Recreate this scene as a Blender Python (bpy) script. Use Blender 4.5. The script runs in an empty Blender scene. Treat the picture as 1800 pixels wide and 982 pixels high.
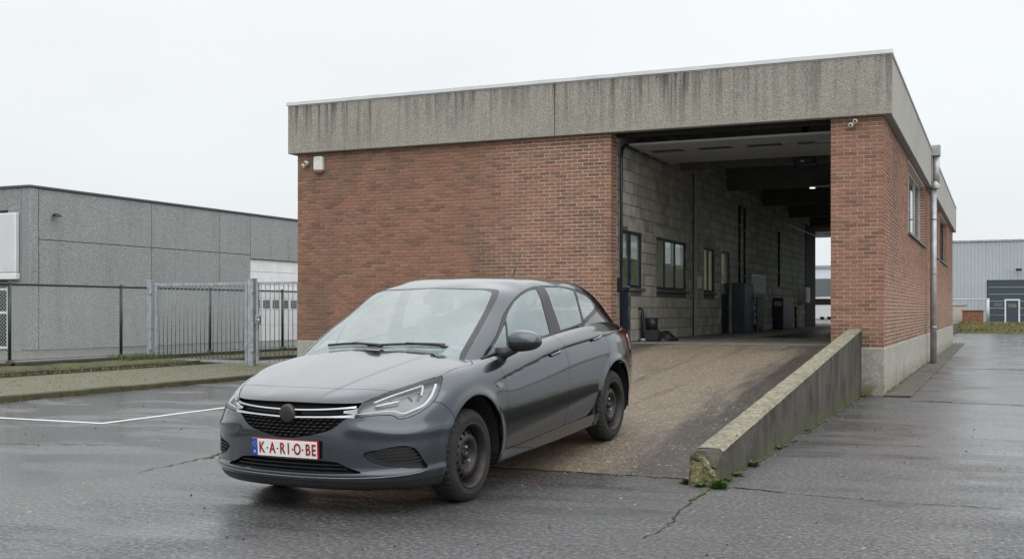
import bpy, bmesh, math, random
import numpy as np
from mathutils import Vector, Matrix
random.seed(7); rng = np.random.default_rng(7)
R = math.radians
scene = bpy.context.scene
COL = scene.collection
# ------------------------------------------------------------------ camera
cam = bpy.data.cameras.new('camera'); camo = bpy.data.objects.new('camera', cam); COL.objects.link(camo)
camo.location = (0, 0, 1.306); camo.rotation_euler = (R(90), 0, math.atan2(.4003, .9164))
cam.sensor_width = 36; cam.lens = 36 * 1957 / 1800; cam.shift_y = 54 / 1800; cam.clip_end = 3000; cam.clip_start = .05
scene.camera = camo
# ------------------------------------------------------------------ overcast sky
w = bpy.data.worlds.new('World'); scene.world = w; w.use_nodes = True
nt = w.node_tree; nt.nodes.clear()
out = nt.nodes.new('ShaderNodeOutputWorld'); bg = nt.nodes.new('ShaderNodeBackground')
tc = nt.nodes.new('ShaderNodeTexCoord'); sep = nt.nodes.new('ShaderNodeSeparateXYZ')
nt.links.new(tc.outputs['Generated'], sep.inputs[0])
ramp = nt.nodes.new('ShaderNodeValToRGB'); nt.links.new(sep.outputs['Z'], ramp.inputs[0])
el = ramp.color_ramp.elements
el[0].position = 0; el[0].color = (.40, .415, .43, 1); el[1].position = 1; el[1].color = (1, 1, 1, 1)
for p, c in ((.12, (.435, .455, .47, 1)), (.27, (.452, .468, .478, 1)), (.6, (.80, .81, .82, 1))):
    e = el.new(p); e.color = c
sc_ = nt.nodes.new('ShaderNodeVectorMath'); sc_.operation = 'MULTIPLY'; sc_.inputs[1].default_value = (1, 1, 2.5)
nt.links.new(tc.outputs['Generated'], sc_.inputs[0])
nz = nt.nodes.new('ShaderNodeTexNoise'); nz.inputs['Scale'].default_value = 1.6; nz.inputs['Detail'].default_value = 4
nt.links.new(sc_.outputs[0], nz.inputs['Vector'])
mr = nt.nodes.new('ShaderNodeMapRange'); mr.inputs[1].default_value = .3; mr.inputs[2].default_value = .7
mr.inputs[3].default_value = .93; mr.inputs[4].default_value = 1.04
nt.links.new(nz.outputs['Fac'], mr.inputs[0])
mx = nt.nodes.new('ShaderNodeVectorMath'); mx.operation = 'SCALE'
nt.links.new(ramp.outputs[0], mx.inputs[0]); nt.links.new(mr.outputs[0], mx.inputs['Scale'])
nt.links.new(mx.outputs[0], bg.inputs['Color']); bg.inputs['Strength'].default_value = 2.0
nt.links.new(bg.outputs[0], out.inputs[0])
sun = bpy.data.lights.new('sun', 'SUN'); suno = bpy.data.objects.new('sun', sun); COL.objects.link(suno)
sun.energy = 1.5; sun.angle = R(85); sun.color = (1, .985, .96)
suno.rotation_euler = Vector((-.75, .5, -.85)).to_track_quat('-Z', 'Y').to_euler(); suno.location = (20, -10, 30)
scene.view_settings.view_transform = 'Standard'; scene.view_settings.look = 'None'
scene.view_settings.exposure = 0.0; scene.view_settings.gamma = 1.0

# ------------------------------------------------------------------ helpers
class MB:
    """collects polygons; build() links them as one mesh object"""
    def __init__(s): s.v = []; s.f = []; s.sm = []
    def add(s, vs, fs, smooth=False):
        o = len(s.v); s.v += [tuple(map(float, p)) for p in vs]; s.f += [tuple(i + o for i in f) for f in fs]; s.sm += [smooth] * len(fs); return s
    def box(s, x0, x1, y0, y1, z0, z1):
        return s.add([(x0, y0, z0), (x1, y0, z0), (x1, y1, z0), (x0, y1, z0), (x0, y0, z1), (x1, y0, z1), (x1, y1, z1), (x0, y1, z1)],
                     [(0, 3, 2, 1), (4, 5, 6, 7), (0, 1, 5, 4), (1, 2, 6, 5), (2, 3, 7, 6), (3, 0, 4, 7)])
    def bbox(s, x0, x1, y0, y1, z0, z1, b=.01):
        """box with chamfered edges"""
        b = min(b, (x1 - x0) * .45, (y1 - y0) * .45, (z1 - z0) * .45)
        X = (x0, x1); Y = (y0, y1); Z = (z0, z1); vs = []; ix = {}
        for i in (0, 1):
            for j in (0, 1):
                for k in (0, 1):
                    sx, sy, sz = (1 - 2 * i) * b, (1 - 2 * j) * b, (1 - 2 * k) * b
                    ix[i, j, k, 0] = len(vs); vs.append((X[i], Y[j] + sy, Z[k] + sz))
                    ix[i, j, k, 1] = len(vs); vs.append((X[i] + sx, Y[j], Z[k] + sz))
                    ix[i, j, k, 2] = len(vs); vs.append((X[i] + sx, Y[j] + sy, Z[k]))
        fs = []
        for i in (0, 1):
            f = [ix[i, 0, 0, 0], ix[i, 1, 0, 0], ix[i, 1, 1, 0], ix[i, 0, 1, 0]]; fs.append(f if i else f[::-1])
            f = [ix[0, i, 0, 1], ix[1, i, 0, 1], ix[1, i, 1, 1], ix[0, i, 1, 1]]; fs.append(f[::-1] if i else f)
            f = [ix[0, 0, i, 2], ix[1, 0, i, 2], ix[1, 1, i, 2], ix[0, 1, i, 2]]; fs.append(f if i else f[::-1])
        for i in (0, 1):
            for j in (0, 1):
                e = 1 if (i + j) % 2 else -1
                f = [ix[i, j, 0, 0], ix[i, j, 1, 0], ix[i, j, 1, 1], ix[i, j, 0, 1]]; fs.append(f if e > 0 else f[::-1])
                f = [ix[i, 0, j, 0], ix[i, 0, j, 2], ix[i, 1, j, 2], ix[i, 1, j, 0]]; fs.append(f if e > 0 else f[::-1])
                f = [ix[0, i, j, 1], ix[1, i, j, 1], ix[1, i, j, 2], ix[0, i, j, 2]]; fs.append(f if e > 0 else f[::-1])
                for k in (0, 1):
                    f = [ix[i, j, k, 0], ix[i, j, k, 1], ix[i, j, k, 2]]; fs.append(f if (i + j + k) % 2 else f[::-1])
        return s.add(vs, fs)
    def quad(s, a, b, c, d): return s.add([a, b, c, d], [(0, 1, 2, 3)])
    def tube(s, pts, r, n=8, cap=True, smooth=True, closed=False):
        P = [Vector(p) for p in pts]; rs = r if hasattr(r, '__len__') else [r] * len(P); vs = []; fs = []; up = None; m = len(P)
        for i, p in enumerate(P):
            if closed: t = (P[(i + 1) % m] - P[i - 1]).normalized()
            else: t = (P[min(i + 1, m - 1)] - P[max(i - 1, 0)]).normalized()
            if up is None: up = Vector((0, 0, 1)) if abs(t.z) < .9 else Vector((1, 0, 0))
            a = t.cross(up).normalized(); up = a.cross(t).normalized()
            for k in range(n):
                q = 2 * math.pi * k / n + math.pi / n; vs.append(p + a * math.cos(q) * rs[i] + up * math.sin(q) * rs[i])
        for i in range(m if closed else m - 1):
            for k in range(n):
                j = (i + 1) % m
                fs.append((i * n + k, i * n + (k + 1) % n, j * n + (k + 1) % n, j * n + k))
        s.add(vs, fs, smooth)
        if cap and not closed:
            o = len(s.v) - len(vs)
            s.f.append(tuple(o + k for k in range(n))[::-1]); s.sm.append(False)
            s.f.append(tuple(o + (m - 1) * n + k for k in range(n))); s.sm.append(False)
        return s
    def lathe(s, prof, n=32, axis='z', o=(0, 0, 0), smooth=True, closed=False):
        vs = []; fs = []; m = len(prof)
        for k in range(n):
            q = 2 * math.pi * k / n; c, d = math.cos(q), math.sin(q)
            for (r, h) in prof:
                p = (r * c, r * d, h) if axis == 'z' else ((r * c, h, r * d) if axis == 'y' else (h, r * c, r * d))
                vs.append((p[0] + o[0], p[1] + o[1], p[2] + o[2]))
        for k in range(n):
            for j in range(m if closed else m - 1):
                a, b = k * m + j, k * m + (j + 1) % m; c2, d2 = ((k + 1) % n) * m + (j + 1) % m, ((k + 1) % n) * m + j
                fs.append((a, d2, c2, b))
        return s.add(vs, fs, smooth)
    def prism(s, poly, lo, hi, axis='z', smooth=False):
        """extrude a 2D polygon between lo and hi along an axis; poly is (x,y) / (x,z) / (y,z)"""
        n = len(poly); mk = {'z': lambda p, h: (p[0], p[1], h), 'y': lambda p, h: (p[0], h, p[1]), 'x': lambda p, h: (h, p[0], p[1])}[axis]
        vs = [mk(p, lo) for p in poly] + [mk(p, hi) for p in poly]
        fs = [tuple(range(n))[::-1], tuple(range(n, 2 * n))] + [(i, (i + 1) % n, n + (i + 1) % n, n + i) for i in range(n)]
        return s.add(vs, fs, smooth)
    def mesh(s, name, m, fixn=True):
        me = bpy.data.meshes.new(name); me.from_pydata(s.v, [], s.f)
        if fixn and len(s.f) < 60000:
            bm = bmesh.new(); bm.from_mesh(me); bmesh.ops.recalc_face_normals(bm, faces=bm.faces); bm.to_mesh(me); bm.free()
        me.polygons.foreach_set('use_smooth', s.sm)
        if m: me.materials.append(m)
        me.update(); return me
    def build(s, name, m, parent=None, fixn=True, **kw):
        return link(name, s.mesh(name, m, fixn), parent, **kw)
def link(name, me, parent=None, loc=None, label=None, cat=None, group=None, kind=None):
    o = bpy.data.objects.new(name, me); COL.objects.link(o)
    if parent: o.parent = parent
    if loc: o.location = loc
    return tag(o, label, cat, group, kind)
def tag(o, label=None, cat=None, group=None, kind=None):
    if label: o['label'] = label
    if cat: o['category'] = cat
    if group: o['group'] = group
    if kind: o['kind'] = kind
    return o
def thing(name, label, cat, loc=(0, 0, 0), rz=0, group=None):
    o = bpy.data.objects.new(name, None); COL.objects.link(o); o.location = loc; o.rotation_euler = (0, 0, rz); o.empty_display_size = .2
    return tag(o, label, cat, group)
# ------------------------------------------------------------------ materials
class NT:
    def __init__(s, name):
        s.m = bpy.data.materials.new(name); s.m.use_nodes = True; s.t = s.m.node_tree; s.b = s.t.nodes['Principled BSDF']
        s.out = s.t.nodes['Material Output']
    def n(s, t, **kw):
        x = s.t.nodes.new('ShaderNode' + t)
        for k, v in kw.items(): setattr(x, k, v)
        return x
    def l(s, a, b): s.t.links.new(a, b)
    def set(s, x, v):
        if hasattr(v, 'is_output') or hasattr(v, 'links'): s.l(v, x)
        else: x.default_value = v
    def pos(s, scale=(1, 1, 1)):
        g = s.n('NewGeometry'); m = s.n('VectorMath', operation='MULTIPLY'); s.l(g.outputs['Position'], m.inputs[0]); m.inputs[1].default_value = scale
        return m.outputs[0]
    def obj(s, scale=(1, 1, 1)):
        g = s.n('TexCoord'); m = s.n('VectorMath', operation='MULTIPLY'); s.l(g.outputs['Object'], m.inputs[0]); m.inputs[1].default_value = scale
        return m.outputs[0]
    def noise(s, vec, scale, detail=4, rough=.55, dist=0):
        x = s.n('TexNoise'); s.l(vec, x.inputs['Vector']); x.inputs['Scale'].default_value = scale; x.inputs['Detail'].default_value = detail
        x.inputs['Roughness'].default_value = rough; x.inputs['Distortion'].default_value = dist; return x.outputs['Fac']
    def voro(s, vec, scale, feature='F1', out='Distance'):
        x = s.n('TexVoronoi', feature=feature); s.l(vec, x.inputs['Vector']); x.inputs['Scale'].default_value = scale; return x.outputs[out]
    def mr(s, v, a, b, c=0, d=1, smooth=False):
        x = s.n('MapRange'); x.interpolation_type = 'SMOOTHSTEP' if smooth else 'LINEAR'
        s.set(x.inputs[0], v); x.inputs[1].default_value = a; x.inputs[2].default_value = b; x.inputs[3].default_value = c; x.inputs[4].default_value = d; return x.outputs[0]
    def math(s, op, a, b=0.):
        x = s.n('Math', operation=op); s.set(x.inputs[0], a); s.set(x.inputs[1], b); return x.outputs[0]
    def mix(s, f, a, b, mode='MIX'):
        x = s.n('Mix', data_type='RGBA', blend_type=mode); s.set(x.inputs[0], f)
        for k, v in ((6, a), (7, b)):
            if isinstance(v, tuple): x.inputs[k].default_value = v if len(v) == 4 else v + (1,)
            else: s.l(v, x.inputs[k])
        return x.outputs[2]
    def ramp(s, v, stops):
        x = s.n('ValToRGB'); s.l(v, x.inputs[0]); e = x.color_ramp.elements
        while len(e) < len(stops): e.new(.5)
        for k, (p, c) in enumerate(stops): e[k].position = p; e[k].color = tuple(c) + (1,)
        return x.outputs[0]
    def sepv(s, vec, k):
        x = s.n('SeparateXYZ'); s.l(vec, x.inputs[0]); return x.outputs[k]
    def bump(s, h, strength=.3, dist=.01):
        x = s.n('Bump'); s.l(h, x.inputs['Height']); x.inputs['Strength'].default_value = strength; x.inputs['Distance'].default_value = dist
        s.l(x.outputs[0], s.b.inputs['Normal']); return x.outputs[0]
    def c(s, v):
        if isinstance(v, tuple): s.b.inputs['Base Color'].default_value = v if len(v) == 4 else v + (1,)
        else: s.l(v, s.b.inputs['Base Color'])
    def r(s, v): s.set(s.b.inputs['Roughness'], v)
    def p(s, k, v): s.set(s.b.inputs[k], v)
def simple(name, col, rough=.6, metal=0., var=.15, scale=6., bump=.0, coat=0., spec=.5, bscale=60., dirt=None):
    """plain painted / metal / plastic surface with uneven tone and gloss"""
    t = NT(name); P = t.pos(); n1 = t.noise(P, scale, 5)
    lo = tuple(x * (1 - var) for x in col); hi = tuple(min(1, x * (1 + var)) for x in col)
    cc = t.mix(t.mr(n1, .3, .7), lo, hi)
    if dirt: cc = t.mix(t.mr(t.noise(P, scale * .4, 6, .65), .5, .75, 0, .8), cc, dirt)
    t.c(cc); t.r(t.mr(t.noise(P, scale * 2.3, 4), .3, .7, max(rough - .1, .02), min(rough + .1, 1))); t.p('Metallic', metal); t.p('Specular IOR Level', spec)
    if coat: t.p('Coat Weight', coat); t.p('Coat Roughness', .04)
    if bump: t.bump(t.noise(P, bscale, 4), bump, .004)
    return t.m
M = {}
def mats():
    # wet asphalt
    t = NT('wet_asphalt'); P = t.pos()
    big = t.noise(P, .22, 5, .6, .6); mid = t.noise(P, 1.3, 6, .65, .3); fine = t.noise(P, 70, 3, .7); vor = t.voro(P, 95)
    X = t.sepv(P, 0); Y = t.sepv(P, 1)
    agg = t.ramp(t.noise(P, 160, 2, .5), [(.3, (.05, .0505, .052)), (.55, (.10, .101, .103)), (.72, (.21, .21, .21))])
    agg = t.mix(t.mr(mid, .35, .7, 0, .55), agg, (.05, .05, .053))
    # brownish silt in shallow places
    silt = t.mr(t.noise(t.pos((.55, .75, 1)), 1.0, 6, .65, .5), .54, .68, 0, .7, True)
    agg = t.mix(silt, agg, (.058, .046, .036))
    grain = t.noise(P, 30, 3, .8); grain2 = t.noise(P, 14, 5, .8)
    agg = t.mix(t.mr(grain, .42, .56, .85, 0), agg, (.015, .015, .016)); agg = t.mix(t.mr(grain, .57, .70, 0, .75), agg, (.26, .26, .255))
    t.c(agg)
    wet = t.mr(t.math('ADD', big, t.math('MULTIPLY', mid, .35)), .60, .84, 1, 0, True)
    dry = t.mr(Y, 4.5, 8.5, .35, 1.0, True)                      # the nearer, coarser resurfaced patch drains better
    side = t.mr(X, -4.0, -2.2, 1, 0, True)
    wet = t.math('MULTIPLY', wet, t.math('MAXIMUM', dry, side))
    strk = t.mr(t.noise(t.pos((.5, 2.2, 1)), 1.0, 6, .65, .5), .40, .60, .45, 1., True)
    wet = t.math('MULTIPLY', wet, strk)
    lane = t.math('MAXIMUM', t.math('MULTIPLY', t.mr(X, -1.6, .2, 0, 1, True), t.mr(Y, 8.2, 12.5, 0, 1, True)), t.mr(X, -6.8, -4.6, 1, 0, True)); wet = t.math('MAXIMUM', wet, t.math('MULTIPLY', lane, t.mr(t.noise(t.pos((.4, .8, 1)), 1.2, 5, .6, .4), .30, .52, .40, 1.0, True)))
    t.c(t.mix(t.mr(t.math('MULTIPLY', wet, t.mr(t.noise(t.pos((.5, 1.1, 1)), .8, 6, .65, .6), .42, .62, 0, 1, True)), 0, 1, 0, .36), agg, (.02, .02, .021)))
    t.r(t.math('ADD', t.mr(wet, 0, 1, .55, .13), t.mr(grain, .4, .65, .13, -.04))); t.p('Specular IOR Level', t.mr(wet, 0, 1, .5, 1.0))
    h = t.math('ADD', t.math('MULTIPLY', grain, 1.3), t.math('ADD', t.math('MULTIPLY', fine, .35), t.math('MULTIPLY', grain2, .8)))
    bn = t.n('Bump'); t.l(h, bn.inputs['Height']); t.l(t.mr(wet, 0, 1, .75, .075), bn.inputs['Strength']); bn.inputs['Distance'].default_value = .010
    t.l(bn.outputs[0], t.b.inputs['Normal']); M['asphalt'] = t.m
    # ramp concrete : rusty worn middle, dark edges
    t = NT('ramp_concrete'); P = t.pos(); X = t.sepv(P, 0)
    stre = t.noise(t.pos((2.2, .22, 1)), 1.5, 6, .65, .5); n2 = t.noise(P, 6, 6, .7); vor = t.voro(P, 60); sp = t.noise(P, 110, 2)
    mid = t.math('MULTIPLY', t.mr(X, -5.6, -4.6, 0, 1, True), t.mr(X, -3.05, -2.35, 1, 0, True))
    mid = t.mr(t.math('ADD', mid, t.math('MULTIPLY', t.math('SUBTRACT', stre, .52), 2.2)), .2, .95, 0, 1, True)
    base = t.mix(mid, (.040, .038, .036), (.22, .172, .118))
    base = t.mix(t.mr(n2, .5, .75, 0, .55), base, (.175, .14, .10)); base = t.mix(t.mr(t.noise(P, 26, 4, .8), .44, .62, .7, 0), base, (.05, .043, .034)); base = t.mix(t.mr(t.noise(P, 1.1, 6, .7, .5), .5, .68, 0, .65, True), base, (.07, .062, .052))
    base = t.mix(t.mr(t.noise(P, 33, 2, .6), .60, .70, 0, .75), base, (.34, .29, .22))
    base = t.mix(t.mr(sp, .55, .7, 0, .55), base, (.045, .038, .03)); t.c(base)
    t.r(t.mr(mid, 0, 1, .3, .62)); t.bump(t.math('ADD', vor, sp), .55, .008); M['ramp'] = t.m
    # brick, joined field (random per brick by mesh island) and single bricks (random per object)
    for nm in ('brick_field', 'brick_single'):
        t = NT(nm); P = t.pos()
        rnd = t.n('NewGeometry').outputs['Random Per Island'] if nm == 'brick_field' else t.n('ObjectInfo').outputs['Random']
        col = t.ramp(rnd, [(0, (.175, .094, .068)), (.18, (.24, .122, .084)), (.45, (.295, .145, .097)), (.66, (.28, .153, .101)), (.84, (.34, .175, .116)), (1, (.35, .147, .102))])
        col = t.mix(t.mr(t.noise(P, 30, 5, .7), .35, .7, 0, .45), col, (.12, .065, .05))
        col = t.mix(t.mr(t.noise(t.pos((1, 1, .5)), .8, 6, .65, .3), .48, .72, 0, .6, True), col, (.10, .075, .052))
        # algae at the foot of the corner pillar
        alg = t.math('MULTIPLY', t.mr(t.sepv(P, 2), .75, 1.6, .75, 0, True), t.mr(t.noise(P, 2.2, 5, .7), .4, .6))
        alg = t.math('MULTIPLY', alg, t.mr(t.sepv(P, 0), -3.2, -2.0, 0, 1))
        col = t.mix(alg, col, (.085, .075, .04)); t.c(col); t.r(t.mr(t.noise(P, 14, 3), .3, .7, .62, .85)); t.bump(t.noise(P, 140, 4, .7), .5, .003); t.p('Specular IOR Level', .3)
        M[nm] = t.m
    t = NT('mortar'); P = t.pos()
    dk = t.mr(t.math('ADD', t.mr(t.sepv(P, 0), -9.5, -6.3, 1, 0, True), t.math('SUBTRACT', t.noise(P, .8, 4, .6), .5)), .2, .9, 0, 1, True)
    t.c(t.mix(t.mr(t.noise(P, 25, 4, .7), .3, .7), t.mix(dk, (.56, .465, .37), (.27, .20, .15)), t.mix(dk, (.66, .56, .45), (.35, .27, .20)))); t.r(.9); t.bump(t.noise(P, 90, 3), .4, .004); M['mortar'] = t.m
    # exposed aggregate fascia with run-off streaks
    def fascia(name, c0, c1, stain, axis, amt, top, agg=True):
        t = NT(name); P = t.pos(); sp = t.noise(P, 75, 2, .6)
        base = t.mix(t.mr(sp, .35, .65), c0, c1)
        if agg: base = t.mix(t.mr(t.voro(P, 55), .05, .3, .45, 0), base, tuple(x * 1.5 for x in c1))
        st = t.noise(t.pos((5.5, .35, .33) if axis == 'x' else (.35, 5.5, .33)), 1.6, 6, .68)
        st2 = t.noise(t.pos((26, 1, .5) if axis == 'x' else (1, 26, .5)), 1., 3, .6)
        zz = t.mr(t.sepv(P, 2), top - .95, top, .15, 1)
        s_ = t.math('MULTIPLY', t.mr(t.math('ADD', st, t.math('MULTIPLY', st2, .35)), .58, .85, 0, amt, True), zz)
        s_ = t.math('MULTIPLY', s_, t.mr(t.noise(P, .42, 4, .6), .36, .6, .25, 1., True)); base = t.mix(s_, base, stain)
        base = t.mix(t.mr(t.noise(P, .5, 4), .5, .75, 0, .35), base, tuple(x * .6 for x in c0)); t.c(base); t.r(.88)
        t.p('Specular IOR Level', .25); t.bump(t.math('ADD', sp, t.voro(P, 55)), .7 if agg else .2, .006); return t.m
    M['fascia'] = fascia('aggregate_fascia', (.20, .19, .163), (.40, .382, .335), (.050, .045, .036), 'x', 1.0, 5.24)
    M['fascia_side'] = fascia('side_fascia', (.30, .295, .27), (.37, .36, .33), (.13, .125, .11), 'y', .5, 5.24, False)
    def concrete(name, lo, hi, stain, moss=0., streak=0., axis='y', zmoss=.25, scale=3.):
        t = NT(name); P = t.pos(); n1 = t.noise(P, scale, 7, .68, .2)
        base = t.mix(t.mr(n1, .3, .7), lo, hi)
        base = t.mix(t.mr(t.noise(P, scale * 6, 5, .7), .55, .8, 0, .6), base, stain)
        if streak:
            st = t.noise(t.pos((1, 1.6, .7) if axis == 'y' else (1.6, 1, .7)), 1.5, 4, .6, .8)
            base = t.mix(t.mr(st, .42, .66, 0, streak, True), base, stain)
            st = t.noise(t.pos((1, 5, 1.1) if axis == 'y' else (5, 1, 1.1)), 1.7, 7, .75, .3)
            base = t.mix(t.mr(st, .64, .70, 0, streak * .9, True), base, tuple(min(1, x * 1.5) for x in hi))
        base = t.mix(t.mr(t.noise(P, 22, 6, .8), .5, .68, 0, .45), base, tuple(min(1, x * 1.7) for x in hi)); base = t.mix(t.mr(t.noise(P, 34, 4, .8), .56, .7, 0, .6), base, tuple(x * .6 for x in stain))
        if moss:
            mm = t.math('MULTIPLY', t.mr(t.sepv(P, 2), zmoss, 0, 0, 1), t.mr(t.noise(P, 5, 5, .7), .38, .6))
            base = t.mix(t.math('MULTIPLY', mm, moss), base, (.075, .078, .016))
        t.c(base); t.r(t.mr(n1, .3, .7, .7, .92)); t.p('Specular IOR Level', .3); t.bump(t.noise(P, 80, 5, .7), .5, .005); return t.m
    M['plinth'] = concrete('plinth_concrete', (.24, .23, .20), (.38, .37, .33), (.17, .155, .12), .9, .35, 'y', .32)
    M['parapet'] = concrete('parapet_concrete', (.036, .033, .028), (.092, .085, .068), (.017, .015, .012), .75, .9, 'y', .22, 2.2)
    M['cap'] = concrete('parapet_cap', (.09, .085, .05), (.27, .255, .20), (.045, .043, .025), 0, 0, 'y', .3, 11.)
    M['kerb'] = concrete('kerb_stone', (.032, .029, .023), (.075, .070, .057), (.018, .016, .012), .8, .0, 'y', .14, 5.)
    M['pit'] = concrete('floor_concrete', (.15, .145, .135), (.27, .265, .25), (.09, .085, .075), 0, 0)
    M['slab'] = concrete('path_slab', (.06, .057, .046), (.125, .118, .096), (.045, .045, .024), 0, 0, 'y', .3, 4.)
    M['beam'] = concrete('beam_concrete', (.10, .10, .095), (.17, .165, .155), (.06, .058, .055))
    t = NT('block_single'); P = t.pos(); rnd = t.n('ObjectInfo').outputs['Random']
    col = t.ramp(rnd, [(0, (.36, .345, .30)), (.5, (.45, .43, .375)), (1, (.54, .515, .445))])
    t.c(t.mix(t.mr(t.noise(P, 3, 6, .7), .4, .75, 0, .7), col, (.17, .16, .13))); t.r(.9); t.bump(t.noise(P, 120, 4, .7), .6, .004); M['block'] = t.m
    t = NT('block_field'); P = t.pos(); rnd = t.n('NewGeometry').outputs['Random Per Island']
    col = t.ramp(rnd, [(0, (.36, .345, .30)), (.5, (.45, .43, .375)), (1, (.54, .515, .445))])
    t.c(t.mix(t.mr(t.noise(P, 3, 6, .7), .4, .75, 0, .7), col, (.17, .16, .13))); t.r(.9); t.bump(t.noise(P, 120, 4, .7), .6, .004); M['block_f'] = t.m
    # grey aggregate panels of the neighbouring hall
    t = NT('grey_aggregate'); P = t.pos(); sp = t.noise(P, 34, 3, .8)
    base = t.ramp(sp, [(.36, (.13, .142, .142)), (.5, (.235, .25, .25)), (.62, (.40, .415, .415))])
    st = t.noise(t.pos((2, 2, .25)), 1.2, 6, .65); base = t.mix(t.mr(st, .5, .75, 0, .4), base, (.13, .142, .14))
    t.c(base); t.r(.9); t.bump(sp, .6, .02); t.p('Specular IOR Level', .25); M['aggregate'] = t.m
    # paved pavement, moss in the joints
    t = NT('small_pavers'); P = t.pos(); br = t.n('TexBrick'); t.l(P, br.inputs['Vector']); br.inputs['Scale'].default_value = 4.5
    br.inputs['Color1'].default_value = (.108, .106, .095, 1); br.inputs['Color2'].default_value = (.15, .147, .132, 1); br.inputs['Mortar'].default_value = (.07, .07, .035, 1); br.inputs['Mortar Size'].default_value = .03
    ms = t.mr(t.noise(P, 2.2, 8, .8, .6), .43, .58, .15, .9, True)
    t.c(t.mix(ms, t.mix(t.mr(t.noise(P, 9, 5, .7), .4, .7, 0, .5), br.outputs['Color'], (.12, .115, .095)), (.092, .09, .038))); t.r(.8); t.bump(br.outputs['Fac'], .3, -.01); M['pavers'] = t.m
    t = NT('verge_soil'); P = t.pos(); t.c(t.mix(t.mr(t.noise(P, 3, 7, .7), .4, .65), (.055, .05, .03), (.085, .105, .025))); t.r(.95); t.bump(t.noise(P, 40, 4), .8, .03); M['soil'] = t.m
    t = NT('far_ground'); P = t.pos(); t.c(t.mix(t.mr(t.noise(P, .15, 6), .4, .6), (.07, .07, .066), (.11, .11, .10))); t.r(.6); M['far'] = t.m
    # galvanised steel
    t = NT('galvanised_steel'); P = t.pos(); n1 = t.noise(P, 9, 5, .7)
    t.c(t.mix(t.mr(n1, .35, .65), (.30, .34, .37), (.50, .54, .57))); t.p('Metallic', .55); t.r(t.mr(t.noise(P, 20, 3), .3, .7, .4, .6)); M['galv'] = t.m
    M['bar'] = simple('galvanised_bar', (.17, .20, .22), .5, .3, .25)
    M['zinc'] = simple('zinc_pipe', (.36, .365, .375), .45, .55, .2, 5)
    M['coping'] = simple('aluminium_coping', (.62, .63, .64), .4, .35, .08, 3)
    M['darkcoping'] = simple('dark_coping', (.075, .08, .085), .5, .2)
    M['green'] = simple('green_coating', (.010, .030, .024), .4, 0, .3)
    M['wire'] = simple('fence_wire', (.40, .44, .44), .5, .2)
    M['white'] = simple('white_paint', (.66, .67, .68), .5, 0, .08, 3)
    M['dirtywhite'] = simple('dirty_white_plastic', (.62, .61, .57), .45, 0, .12, 8, dirt=(.3, .27, .22))
    M['line'] = simple('road_paint', (.62, .63, .63), .5, 0, .12, 20, dirt=(.35, .35, .35))
    M['yellow'] = simple('yellow_paint', (.32, .20, .035), .6, 0, .3, 12, dirt=(.10, .08, .04))
    M['black'] = simple('black_steel', (.012, .013, .015), .5, .1)
    M['navy'] = simple('navy_paint', (.012, .022, .045), .4, 0, .25)
    M['bluesteel'] = simple('blue_cabinet', (.03, .075, .135), .4, .1, .2)
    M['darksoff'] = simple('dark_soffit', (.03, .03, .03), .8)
    M['gdoor'] = simple('grey_door_panel', (.42, .425, .43), .5, .1, .08)
    M['sign'] = simple('blank_sign', (.60, .61, .62), .35, .1, .05, 1.2, dirt=(.48, .48, .48))
    M['warehouse'] = simple('pale_sheeting', (.42, .46, .50), .5, .25, .06, .4)
    M['ddoor'] = simple('slate_door', (.042, .063, .080), .5, .1, .1, 2)
    M['paper'] = simple('paper', (.72, .73, .76), .8, 0, .05)
    M['rust'] = simple('rusty_brick', (.19, .085, .055), .85, 0, .35, 6)
    M['frame'] = simple('dark_frame', (.018, .022, .028), .45, .2)
    M['alu'] = simple('aluminium_frame', (.45, .46, .47), .4, .5)
    M['water'] = simple('water_film', (.03, .031, .032), .04, 0, .2, 3, spec=1.)
    M['weed'] = simple('weed_leaf', (.055, .105, .018), .6, 0, .45, 12)
    M['drygrass'] = simple('dry_grass', (.15, .135, .05), .8, 0, .4, 3)
    M['grass'] = simple('verge_grass', (.075, .10, .022), .75, 0, .45, 6)
    M['moss'] = simple('moss', (.055, .066, .016), .95, 0, .5, 20, bump=.8, bscale=90)
    t = NT('mossy_broken_concrete'); P = t.pos(); n1 = t.noise(P, 18, 6, .7, .3)
    cc = t.mix(t.mr(n1, .4, .6), (.07, .078, .018), (.15, .13, .075)); cc = t.mix(t.mr(t.noise(P, 40, 4, .7), .56, .66), cc, (.30, .27, .21)); cc = t.mix(t.mr(t.noise(P, 30, 4, .7), .6, .68), cc, (.03, .028, .018)); t.c(cc); t.r(.95); t.bump(t.noise(P, 60, 5, .75), .9, .012); M['mossend'] = t.m
    M['crack'] = simple('crack_soil', (.014, .014, .013), .9, 0, .4, 20)
    M['stone'] = simple('grit_stone', (.10, .095, .09), .8, 0, .6, 30)
    M['grit'] = simple('dark_grit', (.012, .011, .010), .7, 0, .3, 30)
    M['leaf'] = simple('fallen_leaf', (.30, .27, .22), .6, 0, .4, 30)
    # window glass
    def glass(name, tint, rough=.02, alpha=.35, ior=1.5):
        t = NT(name); t.t.nodes.remove(t.b)
        tr = t.n('BsdfTransparent'); tr.inputs[0].default_value = tint + (1,); gl = t.n('BsdfGlossy'); gl.inputs['Roughness'].default_value = rough; gl.inputs[0].default_value = (.95, .98, .98, 1)
        fr = t.n('Fresnel'); t.l(t.mr(t.n('NewGeometry').outputs['Backfacing'], 0, 1, ior, 1 / ior), fr.inputs[0])      # thin pane: same reflectance from both sides
        
        mx = t.n('MixShader'); t.l(t.mr(fr.outputs[0], 0, 1, alpha * .2, 1), mx.inputs[0]); t.l(tr.outputs[0], mx.inputs[1]); t.l(gl.outputs[0], mx.inputs[2])
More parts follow.
